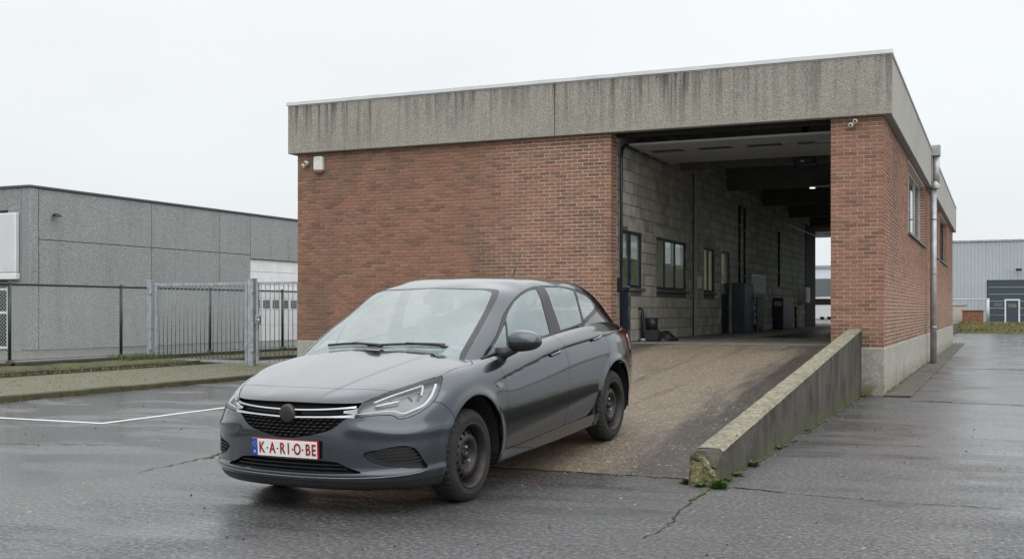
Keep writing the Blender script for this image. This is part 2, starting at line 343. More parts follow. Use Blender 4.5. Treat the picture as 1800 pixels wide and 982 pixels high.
        t.l(mx.outputs[0], t.out.inputs[0]); return t, mx
    M['glass'] = glass('window_glass', (.72, .77, .76))[0].m
    M['clear'] = glass('lamp_lens', (.93, .95, .96), .02, .1, 1.36)[0].m
    # misted car glass; the pale diffuse film also stands in for sky reflection
    t, mxn = glass('car_glass', (.82, .92, .93), .012, .25, 1.58)
    df = t.n('BsdfDiffuse'); df.inputs[0].default_value = (.66, .78, .80, 1)
    m2 = t.n('MixShader'); t.l(t.mr(t.noise(t.pos(), 2.2, 5, .6), .3, .7, .17, .28), m2.inputs[0]); t.l(mxn.outputs[0], m2.inputs[1]); t.l(df.outputs[0], m2.inputs[2]); t.l(m2.outputs[0], t.out.inputs[0]); M['carglass'] = t.m
    # lamps that are lit
    for nm, st, c in (('tube', 45.0, (1, .98, .92)), ('dimtube', 1.3, (1, .98, .94))):
        t = NT('lit_' + nm); t.c((.8, .8, .8)); t.p('Emission Color', c + (1,)); t.p('Emission Strength', st); M[nm] = t.m
    # car paint
    t = NT('grey_metallic_paint'); P = t.obj()
    fl = t.voro(P, 900, out='Color'); 
    t.c(t.mix(t.mr(t.sepv(fl, 0), 0, 1, 0, .35), (.050, .060, .072), (.088, .102, .117))); t.p('Metallic', .88); t.r(.2); t.p('Coat Weight', 1.); t.p('Coat Roughness', .03); t.p('Coat IOR', 1.5)
    M['paint'] = t.m
    M['tyre'] = simple('tyre_rubber', (.0105, .0103, .010), .8, 0, .35, 9, bump=.25, bscale=200)
    M['rim'] = simple('rusty_black_rim', (.018, .016, .015), .5, .2, .35, 16, dirt=(.032, .024, .019))
    M['trim'] = simple('black_plastic', (.012, .0125, .0135), .42, 0, .2, 20, bump=.1, bscale=400)
    M['gloss'] = simple('gloss_black', (.008, .0085, .009), .12, 0, .1)
    M['chrome'] = simple('chrome_trim', (.55, .56, .575), .14, 1., .03)
    M['satin'] = simple('satin_reflector', (.38, .39, .40), .28, .9, .1)
    M['emblem'] = simple('dark_emblem', (.035, .034, .034), .5, .3, .2)
    M['drl'] = simple('lamp_guide', (.50, .52, .53), .3, 0, .03)
    M['redlens'] = simple('red_lens', (.20, .006, .008), .12, 0, .2, 20, coat=1)
    M['seat'] = simple('seat_fabric', (.10, .105, .11), .85, 0, .3, 30)
    M['liner'] = simple('headliner', (.34, .34, .33), .9, 0, .05)
    M['dark'] = simple('dark_void', (.006, .006, .006), .9)
    M['platewhite'] = simple('plate_white', (.72, .71, .70), .35, 0, .04)
    M['platered'] = simple('plate_red', (.26, .010, .016), .4, 0, .1)
    M['plateblue'] = simple('plate_blue', (.012, .055, .36), .35, 0, .08)
    M['silvercar'] = simple('white_car_paint', (.62, .63, .64), .3, .1, .04, coat=1)
mats()
LOCAL = set()
_link = link
def link(name, me, parent=None, loc=None, **kw):
    o = _link(name, me, parent, loc, **kw)
    if parent and parent.type == 'EMPTY' and parent.name not in LOCAL: o.matrix_parent_inverse = parent.matrix_basis.inverted()
    return o
def sub(parent, o): o.parent = parent; return o
# ------------------------------------------------------------------ ground
g = MB(); g.quad((-1200, -300, 0), (1200, -300, 0), (1200, 2000, 0), (-1200, 2000, 0)); g.build('asphalt_ground', M['asphalt'], kind='structure')
GROUND = bpy.data.objects['asphalt_ground']
def strip(name, pts, wd, m, z=.004, parent=None, jit=0., kind=None, gaps=0.):
    """thin sheet following a line on the ground"""
    P = [Vector((p[0], p[1], 0)) for p in pts]; Q = []
    for i in range(len(P) - 1):
        n = max(2, int((P[i + 1] - P[i]).length / .06)) if jit else 1
        for k in range(n): Q.append(P[i].lerp(P[i + 1], k / n))
    Q.append(P[-1]); mb = MB(); vs = []
    for i, q in enumerate(Q):
        t = (Q[min(i + 1, len(Q) - 1)] - Q[max(i - 1, 0)]).normalized(); nrm = Vector((-t.y, t.x, 0))
        o = nrm * random.gauss(0, jit) if jit else Vector()
        ww = wd * (random.uniform(.25, 1.3) if jit else 1) * .5
        vs += [q + o + nrm * ww + Vector((0, 0, z)), q + o - nrm * ww + Vector((0, 0, z))]
    mb.add(vs, [(2 * i, 2 * i + 1, 2 * i + 3, 2 * i + 2) for i in range(len(Q) - 1) if not gaps or math.sin(i * .31) + math.sin(i * .87 + 1) + random.uniform(-.6, .6) > gaps * 2 - 1])
    return mb.build(name, m, parent, kind=kind)
ml = MB()
strip('road_marking', [(-12.9, 9.9), (-9.43, 9.88)], .09, M['line'], .004, kind='structure')
strip('road_marking', [(-9.475, 9.93), (-9.52, 14.9)], .09, M['line'], .004, kind='structure')
strip('asphalt_crack', [(-1.87, 6.16), (-1.83, 6.44), (-1.88, 6.93), (-1.93, 7.48), (-1.93, 7.87), (-1.93, 8.15)], .016, M['crack'], .004, GROUND, .012)
strip('asphalt_crack', [(-1.79, 8.17), (-1.53, 8.13), (-1.23, 8.04), (-.92, 8.0), (-.55, 7.99), (-.19, 8.0), (.6, 7.98)], .014, M['crack'], .004, GROUND, .008)
strip('asphalt_crack', [(-6.36, 7.01), (-6.38, 7.43), (-6.45, 8.12), (-6.62, 8.49)], .015, M['crack'], .004, GROUND, .012)
strip('asphalt_crack', [(-11.3, 7.2), (-9.9, 7.75), (-8.6, 8.1), (-7.4, 8.5)], .018, M['crack'], .004, GROUND, .02)
strip('asphalt_joint', [(-1.17, 17.03), (-.4, 16.93), (.32, 16.84), (4.5, 16.4)], .16, M['water'], .004, GROUND, .006)
strip('asphalt_joint', [(-1.1, 26.8), (.5, 26.79), (5, 26.75)], .2, M['water'], .004, GROUND, .01)
# far ground level behind the garage
MB().box(-40, -2.2, 45.6, 140, -.2, .58).build('rear_yard', M['far'], kind='structure')
# ------------------------------------------------------------------ ramp
RY0, RY1, FZ, WR, WL = 8.45, 17.76, .75, -2.12, -6.15
prof = [(RY0, .0), (RY0 + .02, .012), (9.0, .075), (9.5, .135), (10.3, .205), (12, .34), (14, .495), (16, .65), (RY1, FZ + .0)]
mb = MB(); n = len(prof)
vs = []
for (y, z) in prof: vs += [(WL, y, z), (WR, y, z), (WL, y, -.1), (WR, y, -.1)]
fs = []
for i in range(n - 1):
    a, b = 4 * i, 4 * i + 4
    fs += [(a, a + 1, b + 1, b), (a + 2, b + 2, b + 3, a + 3), (a, b, b + 2, a + 2), (a + 1, a + 3, b + 3, b + 1)]
fs += [(0, 2, 3, 1), (4 * n - 4, 4 * n - 3, 4 * n - 1, 4 * n - 2)]
mb.add(vs, fs); mb.build('ramp', M['ramp'], kind='structure')
RAMP = bpy.data.objects['ramp']
strip('moss_seam', [(-6.0, 8.42), (-4.8, 8.43), (-3.6, 8.42), (-2.2, 8.44)], .04, M['moss'], .005, GROUND, .012, gaps=.6)
strip('ramp_seam', [(-6.1, 8.435), (-4, 8.44), (-2.1, 8.445)], .025, M['crack'], .004, GROUND, .006)
# low parapet wall on the right of the ramp, broken at its lower end
par = thing('ramp_parapet', 'weathered low concrete parapet wall sloping up beside the ramp, mossy broken end', 'wall', (-2.02, 12.9, 0))
nseg = 46; vs = []; fs = []; y0, y1 = 8.2, 17.745; x0, x1 = -2.12, -1.92
def ptop(y): return .235 + (1.02 - .235) * (y - y0) / (y1 - y0)
for i in range(nseg + 1):
    t = (i / nseg) ** 1.25; y = y0 + (y1 - y0) * t; z = ptop(y); j = .004
    dz = -.10 if i == 0 else (-.03 if i == 1 else 0)
    rr = lambda s=j: random.uniform(-s, s)
    yb = y - (.03 if i == 0 else 0)
    vs += [(x0, yb, -.05), (x0 + rr(.002), y, z * .5), (x0 + rr(), y, z - .015 + dz * .2), (x0 + .015, y, z + rr() + dz * .3), (x1 - .02 + rr(), y, z + rr() + dz), (x1 + rr(), y, z - .022 + rr() + dz), (x1 + rr(.003), y, z * .55), (x1, yb, -.05)]
for i in range(nseg):
    a, b = 8 * i, 8 * i + 8
    for k in range(7): fs.append((a + k, a + k + 1, b + k + 1, b + k))
    fs.append((a + 7, a, b, b + 7))
fs += [tuple(range(8))[::-1], tuple(range(8 * nseg, 8 * nseg + 8))]
MB().add(vs, fs).build('wall_body', M['parapet'], par)
cp_ = MB(); vs = []; fs = []
for i in range(2, nseg + 1):
    t = (i / nseg) ** 1.25; y = y0 + (y1 - y0) * t - (0 if i < nseg else 0); z = ptop(y) + .002 + random.uniform(-.002, .002)
    vs += [(x0 - .002, y, z - .02), (x0 + .014 + random.uniform(-.004, .004), y, z + .004), (x0 + .1, y, z + .006 + random.uniform(-.003, .003)), (x1 - .018 + random.uniform(-.006, .004), y, z + .004), (x1 + .003, y, z - .022)]
for i in range(nseg - 2):
    for k in range(4): fs.append((5 * i + k, 5 * i + k + 1, 5 * i + k + 6, 5 * i + k + 5))
cp_.add(vs, fs).build('weathered_top', M['cap'], par)
# broken mossy lump at the end, with rubble
mb = MB(); nu_, nv_ = 9, 10; vs = []; fs = []
for i in range(nu_):
    for j in range(nv_):
        a_, b_ = i / (nu_ - 1), j / (nv_ - 1); top_ = .235 - .015 * a_ - max(0, a_ - .45) * .22; wob = .02 * math.sin(5 * a_ + 4 * b_) + random.uniform(-.009, .009)
        edge_ = 0 < i < nu_ - 1 and 0 < j < nv_ - 1
        vs.append((x0 - .006 + a_ * (x1 - x0 + .012), 8.215 - .055 * (1 - b_) - (.035 * math.sin(math.pi * b_) * math.sin(math.pi * (.15 + .7 * a_)) + wob if edge_ else 0), -.02 + b_ * (top_ + .02) + (random.uniform(-.008, .008) if edge_ else 0)))
for i in range(nu_ - 1):
    for j in range(nv_ - 1): fs.append((i * nv_ + j, (i + 1) * nv_ + j, (i + 1) * nv_ + j + 1, i * nv_ + j + 1))
mb.add(vs, fs)
mb.build('mossy_end', M['mossend'], par)
# ------------------------------------------------------------------ brick garage
BX0, BX1, BY0, BY1, PZ, FB = -12.2, -1.59, 17.75, 45.5, .735, 4.26
OX0, OX1 = -5.94, -2.375          # drive-through opening
CH, CL, JT = .0613, .2005, .011
bld = thing('brick_garage', 'red brick drive-through garage with weathered concrete fascia and open bay', 'garage', ((BX0 + BX1) / 2, (BY0 + BY1) / 2, 0))
mb = MB(); D = .012
mb.box(BX0, OX0 - .011, BY0 + D, BY0 + .3, PZ, FB + .3)             # front wall left of the bay
mb.box(OX1, BX1 - D, BY0 + D, BY0 + .3, PZ, FB + .3)               # pillar
mb.box(BX0, BX0 + .3, BY0 + .3, BY1, PZ, FB + .3)                  # left side
WINS = [(22.8, 28.1), (30.9, 34.4), (35.5, 40.2)]; WZ0, WZ1 = 2.82, 4.2
ys = [BY0 + .3] + [v for w_ in WINS for v in w_] + [BY1]
mb.box(BX1 - .3, BX1 - D, BY0 + .3, BY1, PZ, WZ0 - .06)
for i in range(0, len(ys), 2): mb.box(BX1 - .3, BX1 - D, ys[i], ys[i + 1], WZ0 - .06, WZ1)
mb.box(BX1 - .3, BX1 - D, BY0 + .3, BY1, WZ1, FB + .3)
RX0, RX1 = -7.3, -2.4
mb.box(BX0, RX0, BY1 - .3, BY1, PZ, FB + .3); mb.box(RX1, BX1 - .3, BY1 - .3, BY1, PZ, FB + .3); mb.box(RX0, RX1, BY1 - .3, BY1, 4.2, FB + .3)
wall = mb.build('brick_wall', M['mortar'], bld)
rows = int((FB - PZ) / CH) + 1
single = []; field = []
def course(k, a0, a1, put, holes=()):
    z = PZ + CH * k; off = (0, .5, 0, .5)[k % 4] * CL + (.02 if k % 3 == 1 else 0)
    iv = [(a0, a1)]
    for (h0, h1, z0, z1) in holes:
        if z + CH > z0 and z < z1:
            nv = []
            for (p, q) in iv:
                if h1 <= p or h0 >= q: nv.append((p, q))
                else:
                    if h0 - p > .03: nv.append((p, h0))
                    if q - h1 > .03: nv.append((h1, q))
            iv = nv
    for (p, q) in iv:
        n_ = max(1, round((q - p) / CL)); L_ = (q - p) / n_; cuts = [p] + [p + L_ * (i + (.5 if k % 2 else 0)) for i in range(0 if k % 2 else 1, n_)] + [q]
        if k % 2 == 0 and n_ > 8:                                   # slightly irregular bond away from the ends
            cuts = [c + (random.uniform(-.012, .012) if 0 < i < len(cuts) - 1 else 0) for i, c in enumerate(cuts)]
        for b0, b1 in zip(cuts, cuts[1:]): put(b0 + (JT / 2 if b0 > p + 1e-6 else 0), b1 - (JT / 2 if b1 < q - 1e-6 else 0), z + JT, z + CH)
for k in range(rows):
    ztop = FB + .02
    course(k, OX1, BX1, lambda a, b, z0, z1: single.append((a, b, z0, z1)))
    course(k, BX0, OX0, lambda a, b, z0, z1: field.append(('f', a, b, z0, z1)))
    course(k, BY0 + .104, BY1, lambda a, b, z0, z1: field.append(('s', a, b, z0, z1)), [(w0, w1, WZ0 - .06, WZ1) for w0, w1 in WINS])
    z = PZ + CH * k
    field.append(('r', BY0 + .104, BY0 + .29, z + JT, z + CH))
    if WZ0 < z < WZ1 - .03:
        for w0, w1 in WINS: field.append(('j', BX1 - .115, BX1 - .006, z + JT, z + CH, w1))
# the bricks that show largest are single parts: the corner pillar, then the edge of the bay
near = sorted([f for f in field if f[0] == 'f'], key=lambda f: -f[1]); 
need = max(0, 300 - len(single)); 
if len(single) > 300: extra = single[300:]; single = single[:300]; field += [('f',) + e for e in extra]
else:
    take = set(id(f) for f in near[:need]); single += [f[1:] for f in near[:need]]; field = [f for f in field if id(f) not in take]
proto = {}
def brick_mesh(L):
    key = round(L, 2)
    if key not in proto:
        b = .004; h = CH - JT; dp = .1; Lh = key / 2; H = h / 2
        o = [(-Lh, dp, -H), (Lh, dp, -H), (Lh, dp, H), (-Lh, dp, H)]; m_ = [(-Lh, b, -H), (Lh, b, -H), (Lh, b, H), (-Lh, b, H)]; f_ = [(-Lh + b, 0, -H + b), (Lh - b, 0, -H + b), (Lh - b, 0, H - b), (-Lh + b, 0, H - b)]
        f = [(8, 9, 10, 11)]
        for i in range(4):
            j = (i + 1) % 4; f += [(i, j, 4 + j, 4 + i), (4 + i, 4 + j, 8 + j, 8 + i)]
        proto[key] = MB().add(o + m_ + f_, f).mesh('brick', M['brick_single'])
    return proto[key], key
for (a, b, z0, z1) in single:
    me, key = brick_mesh(b - a); o = link('brick', me, wall, ((a + b) / 2, BY0 + random.uniform(-.002, .003), (z0 + z1) / 2)); o.scale = ((b - a) / key, 1, 1); o.rotation_euler = (random.gauss(0, .006), random.gauss(0, .006), random.gauss(0, .01))
def field_mesh(name, items, m, parent):
    V = np.zeros((len(items) * 8, 3)); 
    for i, f in enumerate(items):
        k, a, b, z0, z1 = f[:5]; o = random.uniform(-.002, .004); dp = .09 if k != 'b' else .06; c_ = .003
        j = [random.uniform(-.0015, .0015) for _ in range(8)]
        P = [(a, dp, z0), (b, dp, z0), (b, dp, z1), (a, dp, z1), (a + c_ + j[0], o, z0 + c_ + j[1]), (b - c_ + j[2], o, z0 + c_ + j[3]), (b - c_ + j[4], o, z1 - c_ + j[5]), (a + c_ + j[6], o, z1 - c_ + j[7])]
        if k == 'f': Q = [(x, BY0 + y, z) for x, y, z in P]
        elif k == 's': Q = [(BX1 - y, x, z) for x, y, z in P]
        elif k == 'r': Q = [(OX0 - y, x, z) for x, y, z in P]
        elif k == 'j': Q = [(x, f[5] - .006 + y * .5, z) for x, y, z in P]
        elif k == 'b': Q = [(IX - y, x, z) for x, y, z in P]
        V[i * 8:i * 8 + 8] = Q
    base = np.array([(4, 5, 6, 7), (0, 1, 5, 4), (1, 2, 6, 5), (2, 3, 7, 6), (3, 0, 4, 7)])
    F = (np.arange(len(items))[:, None, None] * 8 + base[None]).reshape(-1, 4)
    me = bpy.data.meshes.new(name); me.from_pydata(V.tolist(), [], F.tolist())
    bm = bmesh.new(); bm.from_mesh(me); bmesh.ops.recalc_face_normals(bm, faces=bm.faces); bm.to_mesh(me); bm.free()
    me.materials.append(m)
    return link(name, me, parent, kind='stuff')
field_mesh('brick_field', field, M['brick_field'], wall)
# concrete plinth with real joints
mb = MB(); mb.bbox(OX1, BX1 + .012, BY0 - .012, BY0 + .3, -.1, PZ, .012); mb.build('plinth', M['plinth'], bld)
for a, b in ((BY0 + .302, 23.2), (23.206, 28.9), (28.906, 35), (35.006, 40), (40.006, BY1)): MB().bbox(BX1 - .29, BX1 + .01, a, b, -.1, PZ - .002, .01).build('plinth', M['plinth'], bld)
MB().bbox(BX0 - .01, OX0 - .01, BY0 - .01, BY0 + .3, -.1, PZ, .01).build('plinth', M['plinth'], bld)
MB().box(BX0 - .01, BX0 + .3, BY0 + .3, BY1, -.1, PZ).build('plinth', M['plinth'], bld)
# fascia panels, coping, soffit
FX0, FX1, FY0, FT = -12.33, -1.47, 17.62, 5.15
for a, b in ((FX0, -6.915), (-6.905, FX1)): MB().bbox(a, b, FY0, FY0 + .16, FB, FT, .008).build('fascia_panel', M['fascia'], bld)
yy = [FY0 + .163, 22.6, 28.35, 34.1, 39.8, BY1 + .1]
for a, b in zip(yy, yy[1:]): MB().bbox(FX1 - .16, FX1 - .004, a + .004, b - .004, FB, FT, .008).build('fascia_panel', M['fascia_side'], bld)
MB().box(FX0, FX0 + .16, FY0 + .163, BY1 + .1, FB, FT).build('fascia_panel', M['fascia_side'], bld)
MB().box(FX0, FX1, BY1 - .06, BY1 + .1, FB, FT).build('fascia_panel', M['fascia_side'], bld)
mb = MB(); mb.bbox(FX0 - .02, FX1 + .02, FY0 - .025, FY0 + .2, FT + .012, FT + .085, .006); mb.box(FX0, FX1, FY0 + .005, FY0 + .15, FT, FT + .014)
mb.build('coping', M['coping'], bld)
MB().bbox(FX1 - .18, FX1 + .018, FY0 + .2, BY1 + .12, FT + .01, FT + .05, .006).build('coping', M['coping'], bld)
MB().box(FX0 + .16, FX1 - .16, FY0 + .16, BY1 - .06, 4.75, 5.05).build('roof_slab', M['beam'], bld)
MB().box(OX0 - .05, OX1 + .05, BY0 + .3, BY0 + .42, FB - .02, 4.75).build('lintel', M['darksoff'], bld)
# side windows
for w0, w1 in WINS:
    fr = MB(); x = BX1 - .12
    n = 3; fw = .05
    for z in (WZ0, WZ1 - fw): fr.box(x - .05, x, w0, w1, z, z + fw)
    for i in range(n + 1):
        yv = w0 + (w1 - w0 - fw) * i / n; fr.box(x - .052, x + .004, yv, yv + fw, WZ0, WZ1)
    wn = fr.build('window', M['alu'] if w0 < 25 else M['frame'], bld)
    for i in range(n):
        ya = w0 + (w1 - w0 - fw) * i / n + fw; yb = w0 + (w1 - w0 - fw) * (i + 1) / n
        MB().box(x - .03, x - .02, ya, yb, WZ0 + fw, WZ1 - fw).build('pane', M['glass'], wn)
    MB().bbox(BX1 - .13, BX1 + .045, w0 - .05, w1 + .05, WZ0 - .058, WZ0 - .004, .006).build('sill', M['beam'], wn)
# small fittings on the brickwork
def camera_thing(x, z, label):
    t = thing('security_camera', label, 'camera', (x, BY0 - .03, z)); mb = MB(); mb.tube([(x, BY0 + .01, z), (x, BY0 - .05, z)], .022, 10); mb.build('bracket', M['dirtywhite'], t)
    for dx, dz in ((-.035, -.03), (.03, .025)):
        h = MB(); h.lathe([(.0, -.09), (.028, -.09), (.036, -.075), (.036, -.02), (.02, 0), (0, 0)], 14, 'y', (x + dx, BY0 - .03, z + dz)); o = h.build('lamp_head', M['dirtywhite'], t)
        MB().lathe([(0, -.093), (.02, -.093), (.02, -.089)], 12, 'y', (x + dx, BY0 - .03, z + dz)).build('lens', M['gloss'], o)
camera_thing(-2.03, 4.16, 'small white twin sensor lamp high on the brick corner pillar')
camera_thing(-11.98, 4.05, 'small white twin sensor lamp beside the siren box on brick wall')
sb = thing('siren_box', 'white alarm siren box under the concrete fascia', 'alarm box', (-11.7, BY0 - .05, 3.9))
MB().bbox(-11.80, -11.60, BY0 - .085, BY0 + .02, 3.92, 4.19, .02).build('cover', M['dirtywhite'], sb); MB().bbox(-11.76, -11.61, BY0 - .075, BY0 + .0, 3.875, 3.925, .01).build('strobe', M['redlens'], sb)
# rainwater pipe on the side wall
dp = thing('downpipe', 'grey zinc rainwater downpipe with hopper on the garage side wall', 'downpipe', (-1.44, 28.6, 0))
px, py = -1.43, 28.6
MB().tube([(px, py, .0), (px, py, 4.32)], .075, 16).build('pipe', M['zinc'], dp)
MB().tube([(px + .06, py, 4.25), (px + .06, py, 5.0)], .08, 16).build('upper_pipe', M['zinc'], dp)
for z in (.9, 2.2, 3.5): MB().tube([(px, py, z - .02), (px, py, z + .02)], .083, 16).build('collar', M['zinc'], dp)
mb = MB(); mb.lathe([(.11, 4.22), (.12, 4.3), (.10, 4.34), (.085, 4.4)], 16, 'z', (px + .04, py, 0)); mb.build('collar', M['zinc'], dp)
MB().bbox(px - .06, px + .16, py - .13, py + .13, 5.0, 5.26, .01).build('hopper', M['zinc'], dp)
for z in (.9, 2.2, 3.5): MB().box(-1.6, px, py - .015, py + .015, z - .015, z + .015).build('bracket', M['zinc'], dp)
# ------------------------------------------------------------------ inside the bay
MB().box(-11.8, BX1 - .31, BY0 + .0, BY1 - .0, -.05, FZ - .004).build('bay_floor', M['pit'], kind='structure')
BAYF = bpy.data.objects['bay_floor']
IX = -5.95
strip_y = MB(); strip_y.box(-4.75, -4.6, 22, 36, FZ - .004, FZ + .001); strip_y.build('floor_stripe', M['yellow'], BAYF)
MB().box(-4.55, -3.6, 23, 36, FZ - .005, FZ - .001).build('pit_cover', M['black'], BAYF)
MB().box(-3.55, -3.4, 22, 36, FZ - .004, FZ + .001).build('floor_stripe', M['yellow'], BAYF)
MB().box(OX0, OX1, BY0 - .0, BY0 + .10, FZ - .02, FZ + .003).build('threshold', M['kerb'], BAYF)
holes = [(18.3, 18.88, .7, 2.7), (18.88, 19.55, 1.7, 2.7), (20.48, 22.7, 1.7, 2.7), (24.2, 25.2, 1.7, 2.7), (25.9, 26.8, .7, 2.7)]
YB = 40.4
mb = MB()
hs = sorted(set([BY0 + .3, YB] + [h for x in holes for h in x[:2]]))
for a, b in zip(hs, hs[1:]):
    zz = [FZ - .02]; hh = [x for x in holes if x[0] <= a + 1e-6 and x[1] >= b - 1e-6]
    if hh:
        if hh[0][2] > FZ: mb.box(IX - .07, IX - .008, a, b, FZ - .02, hh[0][2])
        mb.box(IX - .07, IX - .008, a, b, hh[0][3], 4.75)
    else: mb.box(IX - .07, IX - .008, a, b, FZ - .02, 4.75)
bw = mb.build('block_wall', M['beam'], bld)
BL, BH = .40, .20; blocks = []
for k in range(20):
    z = FZ + k * BH; iv = [(BY0 + .31, YB)]
    for (h0, h1, z0, z1) in holes:
        if z + BH > z0 + .02 and z < z1 - .02: iv = [(p, q) for (a, b) in iv for (p, q) in (((a, b),) if (h1 <= a or h0 >= b) else ((a, h0), (h1, b))) if q - p > .05]
    for (p, q) in iv:
        a = math.floor((p - (k % 2) * BL / 2) / BL) * BL + (k % 2) * BL / 2
        while a < q:
            b0, b1 = max(a, p), min(a + BL, q)
            if b1 - b0 > .05: blocks.append((b0, b1 - (.012 if b1 < q else 0), z + .012, z + BH))
            a += BL
blocks.sort(key=lambda b: b[0]); bproto = {}
for (a, b, z0, z1) in blocks[:300]:
    key = round(b - a, 2)
    if key not in bproto: bproto[key] = MB().bbox(-.06, 0, -key / 2, key / 2, -.094, .094, .005).mesh('block', M['block'])
    o = link('block', bproto[key], bw, (IX + random.uniform(-.002, .003), (a + b) / 2, (z0 + z1) / 2)); o.scale = (1, (b - a) / key, (z1 - z0) / .188)
field_mesh('block_field', [('b',) + b for b in blocks[300:]], M['block_f'], bw)
for (h0, h1, z0, z1) in holes[1:]: MB().bbox(IX - .065, IX + .004, h0 - .15, h1 + .15, z1, z1 + .195, .006).build('door_lintel', M['block'], bld)
for (h0, h1, z0, z1) in holes[1:4]: MB().bbox(IX - .1, IX + .05, h0 - .05, h1 + .06, z0 - .05, z0, .006).build('sill', M['beam'], bld)
# office behind the glazing
mb = MB(); mb.box(-9.0, -8.9, 18.1, 27.2, FZ, 3.4); mb.box(-9, IX - .21, 27.1, 27.2, FZ, 3.4); mb.box(-9, IX - .21, 18.06, 18.1, FZ, 3.4); mb.box(-9, IX - .21, 23.4, 23.5, FZ, 3.4); mb.build('office_partition', simple('office_paint', (.62, .58, .48), .8), bld)
MB().box(-9, IX - .2, 18.1, 27.2, 3.3, 3.4).build('office_ceiling', M['white'], bld)
MB().bbox(-8.6, -8.0, 20.6, 22.2, FZ, 1.7, .02).build('office_cupboard', simple('cupboard', (.20, .17, .13), .5), bld)
for i, (yy_, lab) in enumerate(((20.9, 'lit fluorescent ceiling lamp inside the office behind the wide window'), (25.3, 'lit fluorescent ceiling lamp inside the rear office'))):
    t = thing('ceiling_lamp', lab, 'lamp', (-7.3, yy_, 3.3)); MB().bbox(-7.4, -7.2, yy_ - .65, yy_ + .65, 3.24, 3.305, .01).build('housing', M['white'], t); MB().bbox(-7.38, -7.22, yy_ - .6, yy_ + .6, 3.21, 3.241, .008).build('tube', M['tube'], t)
def glazing(name, y0, y1, z0, z1, mulls, m, parent, xf=IX - .025, rail=()):
    fw = .055; mb = MB(); mb.box(xf - .02, xf, y0, y1, z0, z0 + fw); mb.box(xf - .02, xf, y0, y1, z1 - fw, z1)
    mm = [y0] + list(mulls) + [y1 - fw]
    for y in mm: mb.box(xf - .022, xf + .003, y, y + fw, z0, z1)
    for z in rail: mb.box(xf - .051, xf + .001, y0, y1, z, z + fw)
    o = mb.build(name, m, parent)
    for a, b in zip(mm, mm[1:]): MB().box(xf - .018, xf - .012, a + fw, b, z0 + fw, z1 - fw).build('pane', M['glass'], o)
    return o
glazing('window', 18.88, 19.55, 1.7, 2.7, [], M['navy'], bld)
glazing('window', 20.48, 22.7, 1.7, 2.7, [21.1, 21.85], M['frame'], bld)
glazing('window', 24.2, 25.2, 1.7, 2.7, [24.65], M['frame'], bld)
d1 = glazing('office_door', 18.3, 18.88, 1.65, 2.7, [], M['navy'], bld); MB().bbox(IX - .12, IX - .05, 18.3, 18.88, FZ, 1.652, .01).build('door_leaf', M['navy'], bld); MB().tube([(IX - .05, 18.8, 1.72), (IX - .0, 18.8, 1.72), (IX - .0, 18.72, 1.72)], .012, 8).build('handle', M['alu'], d1)
d2 = glazing('office_door', 25.9, 26.8, 1.65, 2.7, [], M['frame'], bld); MB().bbox(IX - .12, IX - .05, 25.9, 26.8, FZ, 1.652, .01).build('door_leaf', M['frame'], bld)
# ceiling beams and slab
for i, y in enumerate((22.3, 26.6, 30.9, 35.2, 39.4)): MB().bbox(-11.8, BX1 - .3, y - .15, y + .15, 4.18, 4.76, .01).build('ceiling_beam', M['beam'], bld)
MB().bbox(IX - .02, IX + .03, 23.2, 23.5, FZ, 4.2, .01).build('pilaster', M['block'], bld)
# open sectional door parked under the ceiling, at both ends
def overhead(y0, y1, z, label, xa=OX0 + .12, xb=OX1 - .02):
    t = thing('sectional_door', label, 'garage door', (-4.15, y0, z)); n = 4; nW = 4
    for i in range(n):
        a = y0 + (y1 - y0) * i / n; b = y0 + (y1 - y0) * (i + 1) / n - .008
        if i == 1:
            wd = (xb - xa) / nW; mb = MB(); mb.box(xa, xb, a, a + .1, z, z + .04); mb.box(xa, xb, b - .1, b, z, z + .04)
            for k in range(nW + 1):
                c = xa + wd * k; mb.box(max(xa, c - .13), min(xb, c + .13), a + .1, b - .1, z, z + .04)
            o = mb.build('door_section', M['gdoor'], t)
            for k in range(nW): MB().box(xa + wd * k + .13, xa + wd * (k + 1) - .13, a + .1, b - .1, z + .015, z + .022).build('pane', M['gloss'], o)
        else: MB().bbox(xa, xb, a, b, z, z + .04, .004).build('door_section', M['gdoor'], t)
        for x in (xa + .03, xb - .03):
            MB().bbox(x - .025, x + .025, b - .06, b + .05, z - .03, z + .002, .004).build('hinge', M['zinc'], t)
    for x in (xa - .06, xb + .06):
        MB().tube([(x, y0 - .25, FZ), (x, y0 - .25, z - .25), (x, y0 - .17, z - .06), (x, y0, z + .01), (x, y1 + .4, z + .01)], .03, 6).build('track', M['frame'], t)
    return t
overhead(18.35, 20.9, 4.13, 'pale grey sectional door parked open under the ceiling above the bay entrance')
overhead(41.0, 44.4, 4.12, 'grey sectional door parked open above the far exit of the bay', -7.2, -2.45)
t = thing('door_motor', 'dark door drive unit hanging below the ceiling behind the parked door', 'motor', (-3.3, 21.3, 4.05)); MB().bbox(-3.5, -3.1, 21.1, 21.45, 4.02, 4.17, .03).build('housing', M['frame'], t); MB().tube([(-3.3, 19, 4.20), (-3.3, 21.3, 4.20)], .02, 6).build('rail', M['zinc'], t); MB().bbox(-3.36, -3.30, 21.06, 21.1, 4.05, 4.09, .01).build('knob', M['dirtywhite'], t)
MB().box(-3.36, -3.24, 21.2, 21.35, 4.15, 4.76).build('hanger', M['frame'], t)
t = thing('strip_lamp', 'lit white strip lamp under a ceiling beam deep in the bay', 'lamp', (-3.7, 26.4, 4.15)); MB().bbox(-4.0, -2.5, 26.32, 26.42, 4.14, 4.182, .01).build('housing', M['dirtywhite'], t); MB().bbox(-4.0, -3.88, 26.33, 26.41, 4.115, 4.139, .01).build('tube', M['dimtube'], t)
